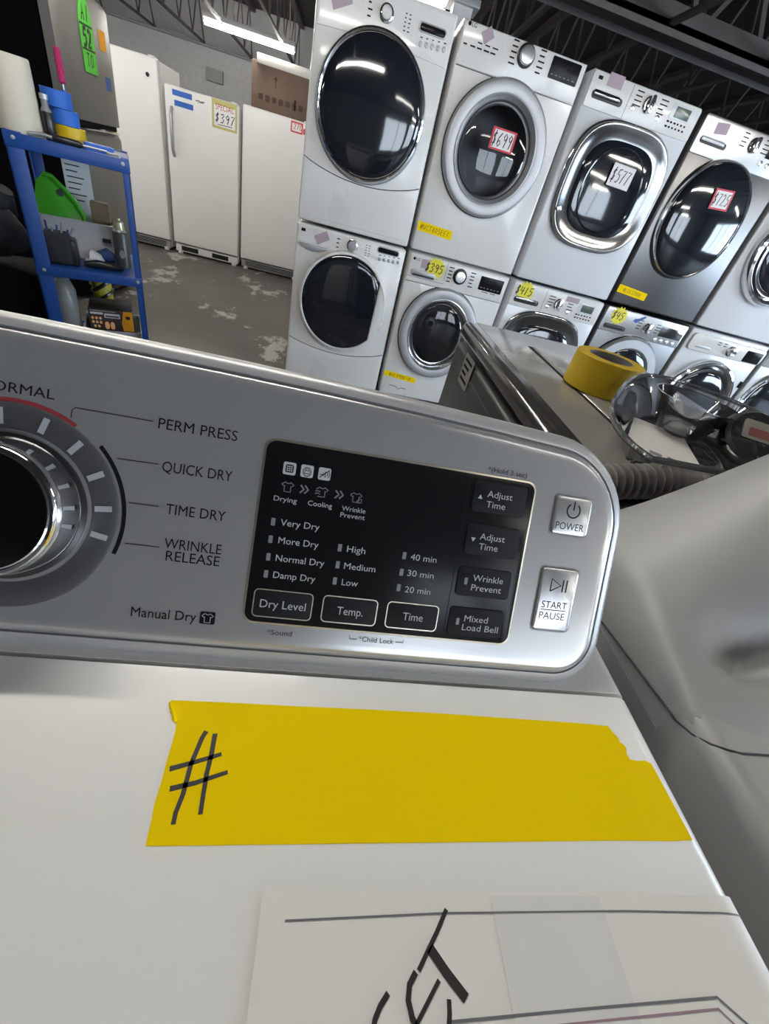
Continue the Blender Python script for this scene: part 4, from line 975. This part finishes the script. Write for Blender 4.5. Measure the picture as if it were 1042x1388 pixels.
#BACK
# ================================================================== refrigerators along the back wall
def fridge(label, x0, x1, h, handle=None, dot=None, slots=False, group='white upright fridges at the back'):
    y0, y1 = 6.42, 7.12
    t = thing('refrigerator', label, 'refrigerator', ((x0 + x1) / 2, 6.75, 0), group)
    b = MB(); b.box((x0, y0 + .07, .03), (x1, y1, h - .01), 'fridge_white', .008, 2); b.build('cabinet', t)
    b = MB(); b.box((x0 + .002, y0, .115), (x1 - .002, y0 + .062, h), 'fridge_white', .016, 4)
    d = b.build('door', t)
    b = MB(); b.box((x0 + .01, y0 + .03, .02), (x1 - .01, y0 + .08, .105), 'ring_silver' if not slots else 'fridge_white', .006, 2)
    if slots:
        for k in (.10, .58): b.box((x0 + (x1 - x0) * k, y0 + .025, .035), (x0 + (x1 - x0) * (k + .26), y0 + .035, .085), 'gap', .004)
    else:
        b.box((x0 + .06, y0 + .026, .035), (x1 - .06, y0 + .034, .09), 'gap', .004)
        for zz in (.045, .060, .075): b.box((x0 + .06, y0 + .022, zz), (x1 - .06, y0 + .03, zz + .005), 'ring_silver')
    b.build('grille', t)
    for xx in (x0 + .06, x1 - .06):
        for yy in (y0 + .05, y1 - .06): b = MB(); b.lathe([(.03, 0), (.03, .035)], 'fridge_white', 14, Matrix.Translation((xx, yy, 0))); b.build('foot', t)
    if handle:
        hx, z0, z1 = handle; b = MB(); b.tube([(hx, y0 + .005, z0), (hx, y0 - .035, z0 + .05)] + [(hx, y0 - .052 + .014 * abs(k - 4) / 4, z0 + .05 + (z1 - z0 - .1) * k / 8) for k in range(9)] + [(hx, y0 - .035, z1 - .05), (hx, y0 + .005, z1)], .016, 'ring_silver', 10); b.build('handle', d)
    if dot:
        b = MB(wallframe(dot[0], y0 - .0005, dot[1])); b.lathe([(.018, 0), (.018, .004), (.012, .006)], 'ink_grey', 20); b.build('logo_badge', d)
    b = MB(); b.box((x1 - .09, y0 + .01, h), (x1 - .03, y0 + .09, h + .012), 'fridge_white', .003); b.build('hinge_cover', t)
    return t
fridge('tall white fridge with a round badge, between the stainless fridge and handled fridge', -2.94, -2.178, 1.745, dot=(-2.285, 1.60))
f2 = fridge('white fridge with long left handle, blue tape strips and a price sign', -2.132, -1.350, 1.580, handle=(-2.062, .98, 1.40), slots=True)
b = MB(wallframe(-1.80, 6.4195, 1.505)); b.ribbon([(-.01, .004), (.02, .010), (.05, .006), (.085, .012)], .007, .0006, 'ink_grey'); b.ribbon([(.012, -.004), (.075, .0)], .005, .0006, 'ink_grey'); b.build('logo_mark', f2)
fridge('white fridge without a handle beside the leftmost stack of machines', -1.318, -.560, 1.605)
def wallcard(name, label, cat, x0, x1, z0, z1, fn, m, group=None):
    b = MB(wallframe(x0, 6.4190, z0)); b.prism([(0, 0), (x1 - x0, 0), (x1 - x0, z1 - z0), (0, z1 - z0)], -.0005, .0008, m); fn(b, x1 - x0, z1 - z0); tag(b.build(name), label, cat, group)
nul = lambda b, w_, h_: None
wallcard('tape_strip', 'upper blue tape strip on the handled white fridge', 'tape', -2.046, -1.846, 1.502, 1.548, nul, 'blue_tape', 'blue tape strips on the fridge')
wallcard('tape_strip', 'lower blue tape strip on the handled white fridge', 'tape', -2.030, -1.836, 1.420, 1.466, nul, 'blue_tape', 'blue tape strips on the fridge')
def sp(b, w_, h_):
    b.prism([(.022, .022), (w_ - .022, .022), (w_ - .022, h_ - .045), (.022, h_ - .045)], .0007, .0011, 'card')
    b.text('SPECIAL', w_ / 2, h_ - .056, .052, .0014, 'sign_red', w_ * .72, 'C'); b.hand('$397', .03, .055, .075, .0014, 'marker', .12, .72)
    b.ribbon([(.06, .035), (w_ - .05, .04)], .006, .0014, 'marker')
wallcard('price_sign', 'olive and red special price sign on the handled white fridge', 'sign', -1.640, -1.372, 1.335, 1.575, sp, 'sign_yellow')
def s3(b, w_, h_):
    b.prism([(.014, .014), (w_ - .014, .014), (w_ - .014, h_ - .014), (.014, h_ - .014)], .0007, .0011, 'card'); b.hand('270', .03, .03, h_ * .5, .0014, 'sign_red', .16)
wallcard('price_sign', 'small red-bordered price card on the handleless white fridge', 'sign', -.790, -.655, 1.495, 1.590, s3, 'card_red')
wallcard('price_sign', 'narrow red strip label beside the small red-bordered price card', 'sign', -.650, -.600, 1.50, 1.55, nul, 'card_red')
# stainless fridge seen from its black side, the door facing the aisle
t = thing('refrigerator', 'stainless fridge with black side wall and a green arrow tag on its door', 'refrigerator', (-2.22, 4.18, 0))
b = MB(); b.box((-2.62, 3.80, .03), (-1.935, 4.575, 1.755), 'black_matte', .012, 2)
b.box((-2.55, 3.86, 0), (-2.49, 3.92, .04), 'black'); b.box((-2.02, 3.86, 0), (-1.96, 3.92, .04), 'black'); b.box((-2.55, 4.46, 0), (-2.49, 4.52, .04), 'black'); b.box((-2.02, 4.46, 0), (-1.96, 4.52, .04), 'black'); b.build('cabinet', t)
def sdoor(name, z0, z1):
    prof = [(-1.925, 3.805), (-1.870, 3.812), (-1.858, 3.86), (-1.850, 4.0), (-1.846, 4.19), (-1.850, 4.38), (-1.858, 4.52), (-1.870, 4.568), (-1.925, 4.575)]
    b = MB(); b.loft([[(x, y, z0) for x, y in prof], [(x, y, z0 + .012) for x, y in prof], [(x, y, z1 - .03) for x, y in prof], [(x - (.018 if x > -1.9 else 0), y, z1) for x, y in prof]], 'fridge_steel', 'fridge_steel', 'fridge_steel'); d = b.build(name, t)
    return d
du = sdoor('freezer_door', 1.125, 1.757); dl = sdoor('door', .12, 1.075)
b = MB(); b.box((-1.935, 3.83, 1.065), (-1.885, 4.55, 1.135), 'gap'); b.build('handle_recess', t)
b = MB(); b.tube([(-1.862, 3.88, 1.082), (-1.846, 4.1, 1.088), (-1.846, 4.3, 1.09), (-1.858, 4.5, 1.086)], .010, 'chrome', 8); b.build('handle', dl)
b = MB(); b.box((-1.925, 3.84, .03), (-1.885, 4.54, .11), 'black', .006); b.build('grille', t)
G = frame((-1.8445, 4.17, 1.40), (0, 1, 0), (0, 0, 1))
b = MB(G); b.prism([(-.085, -.02), (.09, -.02), (.09, .24), (.055, .32), (.0, .365), (-.055, .30), (-.085, .22)], 0, .002, 'green_neon')
b.ribbon([(-.08, .205), (.086, .205)], .010, .0024, 'marker'); b.ribbon([(-.08, .092), (.086, .092)], .010, .0024, 'marker')
b.hand('A1', -.045, .225, .075, .0024, 'marker', .14); b.hand('52', -.06, .105, .085, .0024, 'marker', .26); b.hand('TO', -.045, .01, .065, .0024, 'marker', .12)
tag(b.build('arrow_tag'), 'green arrow-shaped tag with black writing on the stainless fridge door', 'tag')
b = MB(frame((-1.848, 4.40, 1.575), (0, 1, 0), (0, 0, 1))); b.prism([(-.05, -.05), (.05, -.05), (.05, .05), (-.05, .05)], 0, .001, 'orange'); tag(b.build('sticker'), 'small yellow sticker right of the green arrow tag', 'sticker')
b = MB(frame((-1.850, 4.42, 1.36), (0, 1, 0), (0, 0, 1))); b.prism([(-.04, -.035), (.04, -.035), (.04, .035), (-.04, .035)], 0, .001, 'blue_mark'); tag(b.build('sticker'), 'small dark blue sticker on stainless fridge door below the yellow one', 'sticker')
# tall cardboard carton behind the handleless fridge
t = thing('cardboard_box', 'tall brown cardboard carton standing behind the handleless white fridge', 'box', (-.75, 8.4, 0))
b = MB(); b.box((-1.535, 8.02, 0), (.15, 8.7, 2.165), 'cardboard', .01)
T0 = b.T; b.T = wallframe(0, 8.02, 0)
for (xx, zz) in ((-1.22, 1.94), (-.95, 1.78)):
    b.ribbon([(xx, zz), (xx, zz + .11)], .014, .001, 'cardboard_ink'); b.poly([(xx - .03, zz + .09), (xx + .03, zz + .09), (xx, zz + .13)], .001, 'cardboard_ink')
dx = -1.44
for k in range(7): b.prism(rrect(dx + .09 * k, 1.80 - .01 * (k % 2), dx + .09 * k + .06, 1.86, .01, 2), 0, .001, 'cardboard_ink')
b.prism(superell(-1.25, 1.66, .09, .05, 2, 20), 0, .001, 'cardboard_ink')
b.T = T0; b.build('carton', t)
b = MB(); b.box((-1.47, 8.0, 2.14), (.15, 8.03, 2.235), 'foam', .004); b.build('top_flap', t)
#CART
# ================================================================== blue cart at the left
RA = math.radians(22)
RM = Matrix.Rotation(RA, 3, 'Z')
cart = thing('shelf_cart', 'blue metal shelf cart crowded with tools and bins at left', 'shelf', (-.806, 2.0, 0), None, RM)
L = WM[cart.name]
W_, D_ = .345, .46
def lb(name, lo, hi, m, bev=.003):
    b = MB(L); b.box(lo, hi, m, bev); return b.build(name, cart)
def post(x, y, sx, sy, wx=.040, wy=.030):
    b = MB(L); t_ = .006
    b.box((min(x, x + sx * wx), min(y, y + sy * t_), .0), (max(x, x + sx * wx), max(y, y + sy * t_), 1.092), 'shelf_blue', .001)
    b.box((min(x, x + sx * t_), min(y, y + sy * wy), .0), (max(x, x + sx * t_), max(y, y + sy * wy), 1.092), 'shelf_blue', .001); b.build('post', cart)
post(.004, 0, -1, 1, .024); post(-W_, 0, 1, 1, .048); post(.004, D_, -1, -1, .024); post(-W_, D_, 1, -1, .04)
def tray(z, hgt):
    b = MB(L); b.box((-W_, .003, z - .006), (.002, D_, z), 'shelf_blue', .001)
    b.box((-W_, -.003, z - hgt), (.004, .004, z + .004), 'shelf_blue', .002); b.box((-W_, D_ - .004, z - hgt), (.004, D_ + .003, z + .004), 'shelf_blue', .002)
    b.box((-W_ - .002, 0, z - hgt), (-W_ + .004, D_, z + .004), 'shelf_blue', .002); b.box((0, 0, z - hgt), (.006, D_, z + .004), 'shelf_blue', .002); b.build('shelf', cart)
tray(1.085, .036); tray(.700, .030); tray(.36, .030)
b = MB(L)
for (xx, zz) in ((-.015, 1.075), (-.32, 1.075), (-.32, .69), (-.012, .69)): b.lathe([(.006, 0), (.006, .003), (.003, .004)], 'ring_silver', 10, frame((xx, -.003, zz), (1, 0, 0), (0, 0, 1)))
b.build('bolt', cart)
def LP(x, y, z): return tuple(L @ Vector((x, y, z)))
def LX(x, y, z): return L @ Matrix.Translation((x, y, z))
# on the top shelf
t = thing('paper_towel_roll', 'cream paper towel roll on the left end of the blue cart top', 'paper towel', LP(-.305, .11, 1.085))
b = MB(LX(-.305, .11, 1.086)); b.lathe([(.02, 0), (.060, 0), (.061, .003), (.058, .190), (.055, .193), (.02, .193), (.02, 0)], 'cream', 36, cap=False); b.build('towel', t)
b = MB(LX(-.305, .11, 1.086)); b.lathe([(.019, .001), (.0205, .001), (.0205, .194), (.019, .194), (.019, .001)], 'cardboard', 24, cap=False); b.build('core', t)
b = MB(LX(-.225, .10, 1.086)); b.lathe([(.016, 0), (.017, .002), (.017, .075), (.010, .088), (.010, .105), (.012, .106), (.012, .12)], ['black', 'black', 'bag', 'bag', 'ring_silver', 'ring_silver'], 20); tag(b.build('bottle'), 'small black bottle with silver cap beside the cream paper towel roll', 'bottle')
def roll(label, dx, dy, z, h, r, m, tilt=0):
    X = LX(dx, dy, z) @ Matrix.Rotation(math.radians(tilt), 4, 'Y')
    t = thing('tape_roll', label, 'tape roll', tuple(X.translation), 'stacked tape rolls on the blue cart')
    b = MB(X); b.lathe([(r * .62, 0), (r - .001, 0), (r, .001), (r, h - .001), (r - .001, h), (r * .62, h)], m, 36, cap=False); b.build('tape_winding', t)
    b = MB(X); b.lathe([(r * .56, 0), (r * .625, 0), (r * .625, h + .0005), (r * .56, h + .0005), (r * .56, 0)], 'cardcore', 28, cap=False); b.build('core', t)
roll('yellow tape roll under the blue rolls on the cart top', -.168, .15, 1.0862, .050, .046, 'yellow_roll', 0)
roll('lower blue tape roll stacked on the yellow roll', -.178, .15, 1.1372, .042, .042, 'blue_tape', 0)
roll('upper blue tape roll topmost of the stack on the cart', -.193, .15, 1.1802, .046, .044, 'blue_tape', 0)
t = thing('brush', 'magenta bristle brush with blue handle standing in the tape rolls', 'brush', LP(-.178, .15, 1.09))
A0, A1 = Vector((-.166, .15, 1.10)), Vector((-.168, .15, 1.335)); ax = lambda k: L @ (A0 + (A1 - A0) * k)
b = MB(); b.tube([ax(0), ax(.42), ax(.50), ax(.56)], .009, 'blue_tape', 10, radii=[.008, .008, .010, .004]); b.build('handle', t)
b = MB(); b.tube([ax(.54), ax(.68)], .003, 'ring_silver', 6); b.build('shaft', t)
b = MB(); b.tube([ax(.62), ax(.64), ax(.80), ax(.99), ax(1.0)], .013, 'pink', 14, radii=[.005, .0105, .011, .010, .005]); b.build('bristle_head', t)
t = thing('screwdriver', 'black handled screwdriver lying at front edge of the cart top', 'screwdriver', LP(-.19, .03, 1.086))
b = MB(L); b.tube([(-.215, .03, 1.0975), (-.205, .03, 1.0975), (-.14, .03, 1.0975), (-.13, .03, 1.0975)], .011, 'black', 10, radii=[.007, .011, .010, .006]); b.build('handle', t)
b = MB(L); b.tube([(-.13, .03, 1.0975), (-.06, .03, 1.0975)], .003, 'ring_silver', 8); b.build('blade', t)
b = MB(LX(-.085, .09, 1.0862)); b.prism(rrect(-.045, -.03, .045, .03, .008, 4), 0, .022, 'blue_tape', .004); tag(b.build('box'), 'flat blue case on the right end of cart top', 'case')
b = MB(LX(-.045, .05, 1.0862)); b.box((-.02, -.015, 0), (.02, .015, .010), 'bag', .003); tag(b.build('rag'), 'small pale folded rag on the right corner of cart top', 'rag')
b = MB(LX(-.235, .05, 1.0862)); b.tube([(-.05, .0, .006), (-.01, .005, .012), (.04, .0, .008), (.07, .01, .006)], .006, 'bag', 8); tag(b.build('cable'), 'short grey cable lying beside the cream paper towel roll', 'cable')
# on the middle shelf
t = thing('plastic_bin', 'white plastic bin on the middle shelf holding the green dustpan', 'bin', LP(-.21, .30, .70))
def rr3(x0, y0, x1, y1, r, z): return [(x, y, z) for x, y in rrect(x0, y0, x1, y1, r, 4)]
b = MB(L); b.loft([rr3(-.325, .22, -.09, .40, .02, .702), rr3(-.338, .205, -.075, .415, .025, .835), rr3(-.342, .201, -.071, .419, .025, .840), rr3(-.336, .207, -.077, .413, .025, .842), rr3(-.324, .222, -.092, .398, .02, .708)], 'bin_white', 'bin_white', 'bin_white'); b.build('wall', t)
b = MB(L); b.box((-.125, .197, .778), (-.095, .207, .792), 'gap', .002); b.build('grip_hole', t)
t = thing('dustpan', 'bright green plastic dustpan propped in the white bin', 'dustpan', LP(-.265, .26, .74))
b = MB(L @ frame((-.265, .255, .80), (1, 0, .06), (.02, .25, 1)))
b.prism([(-.072, -.07), (.085, -.07), (.085, .045), (.062, .090), (.028, .130), (-.006, .165), (-.034, .172), (-.060, .150), (-.072, .10)], -.006, .006, 'green_plastic', .004)
b.tube([(.085, -.06, .008), (.084, .045, .010), (.062, .090, .010), (.028, .130, .010), (-.006, .165, .010), (-.034, .171, .010)], .008, 'green_plastic', 8); b.build('pan', t)
b = MB(L @ frame((-.265, .255, .80), (1, 0, .06), (.02, .25, 1))); b.lathe([(.012, .004), (.012, .010), (.006, .011)], 'gasket', 14, Matrix.Translation((.015, .115, 0))); b.build('hanging_hole', t)
b = MB(LX(-.125, .30, .702)); b.prism([(-.03, -.02), (.035, -.02), (.04, .03), (-.03, .03)], .13, .205, 'brown_bag', .006); b.prism([(-.028, -.018), (.033, -.018), (.035, .025), (-.028, .025)], .0, .14, 'brown_bag'); tag(b.build('paper_bag'), 'crumpled brown paper bag standing in white bin beside green dustpan', 'bag')
b = MB(LX(-.20, .43, .7)); b.prism([(-.04, 0), (.055, 0), (.055, .004), (-.04, .004)], .012, .35, 'bin_white'); 
for k in range(8): b.box((-.03, -.002, .32 - .02 * k), (.03 - .01 * (k % 3), -.0005, .324 - .02 * k), 'ink_grey')
tag(b.build('paper_sheet'), 'printed paper sheet hanging at the back of the cart behind the dustpan', 'paper')
t = thing('spray_can', 'dark spray can with pale gold cap on the middle shelf', 'spray can', LP(-.058, .17, .70))
b = MB(LX(-.058, .17, .7005)); b.lathe([(.026, 0), (.0285, .002), (.0285, .128), (.026, .134), (.018, .142)], ['ring_silver', 'can_dark', 'can_dark', 'ring_silver'], 32); b.build('can', t)
b = MB(LX(-.058, .17, .7005)); b.lathe([(.020, .140), (.020, .150), (.018, .166), (.010, .172), (.010, .180), (.004, .182)], 'can_gold', 28); b.build('cap', t)
b = MB(L @ frame((-.058, .141, .735), (1, 0, 0), (0, 0, 1))); b.prism(superell(0, .02, .010, .016, 2, 20), -.002, .0006, 'bag'); b.build('can_label', t)
b = MB(LX(-.270, .10, .7005)); b.box((-.055, -.05, 0), (.045, .06, .105), 'dark_clutter', .02, 3); b.box((.03, -.04, .0), (.06, .05, .09), 'black', .01, 2)
for k in range(7): b.tube([(-.04 + .014 * k, .0, .10), (-.045 + .017 * k, .004, .128 + .012 * math.sin(k * 2.1))], .004, 'navy' if k % 2 else 'bag', 6)
tag(b.build('tool_pouch'), 'dark tool pouch bristling with tools at left of the middle shelf', 'pouch')
b = MB(LX(-.165, .13, .7005))
pts = [(-.025, 0, .014), (-.012, .01, .026), (.0, .0, .030), (.02, -.005, .025), (.035, .0, .014)]; b.tube(pts, .018, 'bin_white', 10, radii=[.010, .022, .027, .022, .010]); b.tube([(-.02, -.02, .014), (.0, -.03, .016), (.03, -.02, .014)], .0125, 'bin_white', 8); tag(b.build('rag'), 'crumpled white rag beside the dark tool pouch', 'rag')
b = MB(LX(-.12, .07, .7005)); b.tube([(-.075, 0, .014), (-.03, .0, .020), (.02, .0, .017), (.06, .01, .012)], .013, 'black', 10, radii=[.010, .015, .014, .008]); tag(b.build('scraper'), 'black tool lying flat before the spray can', 'tool')
b = MB(LX(-.115, .19, .7005)); b.tube([(-.04, 0, .02), (0, 0, .035), (.03, 0, .02)], .02, 'navy', 10, radii=[.018, .026, .016]); tag(b.build('cloth'), 'navy cloth bundle behind the black tool by the spray can', 'cloth')
# on the lower shelf
t = thing('storage_tray', 'white plastic tray on the lower shelf under the orange and black box', 'tray', LP(-.12, .16, .36))
b = MB(L); b.loft([rr3(-.225, .05, -.035, .28, .015, .362), rr3(-.235, .035, -.022, .295, .018, .462), rr3(-.239, .031, -.018, .299, .018, .468), rr3(-.232, .038, -.025, .292, .018, .468), rr3(-.222, .053, -.038, .277, .015, .368)], 'bin_white', 'bin_white', 'bin_white'); b.build('wall', t)
t = thing('retail_box', 'black and orange printed box lying in the white tray on lower shelf', 'box', LP(-.135, .16, .37))
b = MB(L); b.box((-.212, .070, .372), (-.050, .24, .545), 'box_black', .002)
T0 = b.T; b.T = L @ frame((-.212, .0698, .462), (1, 0, 0), (0, 0, 1))
b.prism([(.122, 0), (.162, 0), (.162, .082), (.128, .082), (.118, .03)], -.001, .0008, 'orange')
for r in range(3):
    for c in range(3 if r else 3):
        if r == 0 and c == 2: continue
        b.prism(superell(.012 + .014 * c + (.005 if r == 0 else 0), .012 + .017 * r, .005, .006, 2, 14), 0, .0008, 'skin_orange')
for c in range(2): b.prism(superell(.062 + .02 * c, .018, .0085, .016, 2.4, 18), 0, .0008, 'skin_orange')
b.prism(rrect(.006, .062, .052, .070, .002, 2), 0, .0008, 'ink_white'); b.prism(rrect(.056, .050, .114, .068, .002, 2), 0, .0008, 'ink_white'); b.prism(rrect(.06, .054, .110, .060, .001, 2), .0006, .001, 'box_black'); b.prism(rrect(.006, .074, .10, .078, .001, 2), 0, .0008, 'ink_led')
b.prism(rrect(.136, .050, .152, .064, .004, 3), .0006, .0012, 'box_black'); b.T = T0; b.build('carton', t)
b = MB(LX(-.165, .36, .362)); b.lathe([(.035, 0), (.04, .01), (.04, .24), (.03, .27), (.014, .285), (.014, .31)], ['yellow_black'] * 6, 24)
for k in range(4): b.tube([(.041 * math.cos(a), .041 * math.sin(a), .06 + .05 * k + .03 * math.cos(a)) for a in [2 * PI * j / 16 for j in range(16)]], .008, 'black', 6, closed=True)
tag(b.build('bottle'), 'olive yellow and black striped bottle behind the printed box', 'bottle')
b = MB(LX(-.291, .10, .3605)); b.tube([(.0, .03, .005), (-.004, .03, .03), (.0, .02, .10), (.004, .0, .17), (.0, .01, .24), (.005, .02, .29)], .04, 'bag', 12, radii=[.03, .044, .046, .042, .046, .02]); tag(b.build('plastic_bag'), 'crumpled grey plastic bag on the left of the lower shelf', 'bag')
# heap behind the left post
b = MB(LX(-.44, .30, 0)); b.box((-.16, -.12, 0), (.06, .18, .62), 'black_matte', .02, 2); tag(b.build('crate'), 'black crate standing left behind the blue cart', 'crate')
b = MB(LX(-.47, .30, .62)); b.tube([(-.10, 0, .055), (-.04, .02, .10), (.02, -.02, .13), (.05, .0, .08)], .06, 'dark_clutter', 12, radii=[.05, .085, .075, .05]); b.tube([(-.06, .05, .1), (0, .06, .2), (.03, .04, .26)], .05, 'dark_clutter', 10, radii=[.05, .06, .03]); tag(b.build('bundle'), 'grey and dark cloth bundle on the black crate behind the cart', 'bundle')
# ================================================================== hose and the contents of the tub
b = MB()
path = []
P = [Vector(p) for p in ((.150, .352, .0205), (.155, .352, .80), (.200, .352, .935), (.265, .352, 1.008), (.336, .352, 1.030), (.402, .355, 1.036), (.46, .360, 1.005), (.50, .362, .93), (.51, .362, .8), (.51, .362, .0205))]
def cr(p0, p1, p2, p3, t): return .5 * ((2 * p1) + (p2 - p0) * t + (2 * p0 - 5 * p1 + 4 * p2 - p3) * t * t + (3 * p1 - p0 - 3 * p2 + p3) * t ** 3)
for i in range(len(P) - 1):
    a = P[max(i - 1, 0)]; d_ = P[min(i + 2, len(P) - 1)]
    for k in range(90): path.append(cr(a, P[i], P[i + 1], d_, k / 90))
dist = 0; rad = []
for i, q in enumerate(path):
    if i: dist += (path[i] - path[i - 1]).length
    rad.append(.0162 + .0036 * math.sin(2 * PI * dist / .0085))
b.tube(path, .017, 'hose', 14, radii=rad); tag(b.build('drain_hose', sharp=80), 'ribbed grey drain hose bending out from behind the dryer console', 'hose')

t = thing('glass_bowl', 'grey clear bowl standing inside the clear plastic tub', 'bowl', (.545, .560, GZ + .005))
X = Matrix.Translation((.545, .560, GZ + .0105))
b = MB(X); b.lathe([(.001, .002), (.022, .0), (.032, .005), (.047, .032), (.058, .054), (.061, .056), (.0575, .056), (.045, .033), (.029, .008), (.001, .004)], 'bowl_glass', 40, cap=False); b.build('bowl', t)
t = thing('timer_housing', 'round dark appliance part with pale and red label at the right end of clear tub', 'appliance part', (.598, .492, GZ + .02))
b = MB(frame((.598, .492, GZ + .050), (.9, -.35, 0), (.3, .62, .6))); b.lathe([(.022, -.016), (.038, -.014), (.040, -.008), (.040, .004), (.036, .009), (.016, .010), (.001, .010)], ['bowl_glass', 'bowl_glass', 'chrome_dark', 'gasket', 'bowl_glass', 'bowl_glass'], 36); b.build('shell', t)
b = MB(frame((.598, .492, GZ + .050), (.9, -.35, 0), (.3, .62, .6))); b.prism(rrect(-.022, -.010, .026, .020, .003, 3), .008, .0112, 'lid_label'); b.prism(rrect(-.014, -.005, .020, .008, .002, 3), .0105, .0116, 'label_red'); b.build('label', t)
b = MB(frame((.455, .470, GZ + .0105), (.788, -.45, 0), (.5, .85, .0)))
b.prism([(-.045, -.02), (.060, -.022), (.045, .125), (-.030, .13)], 0, .0006, 'paper')
for (x0, x1) in ((-.012, .004), (.012, .034), (.040, .060)): b.prism([(x0, -.014), (x1, -.016), (x1, -.004), (x0, -.002)], 0, .0009, 'ink_led' if x0 < 0 else 'gasket')
tag(b.build('paper_slip'), 'white paper slip with dark bars lying in the clear tub', 'paper')
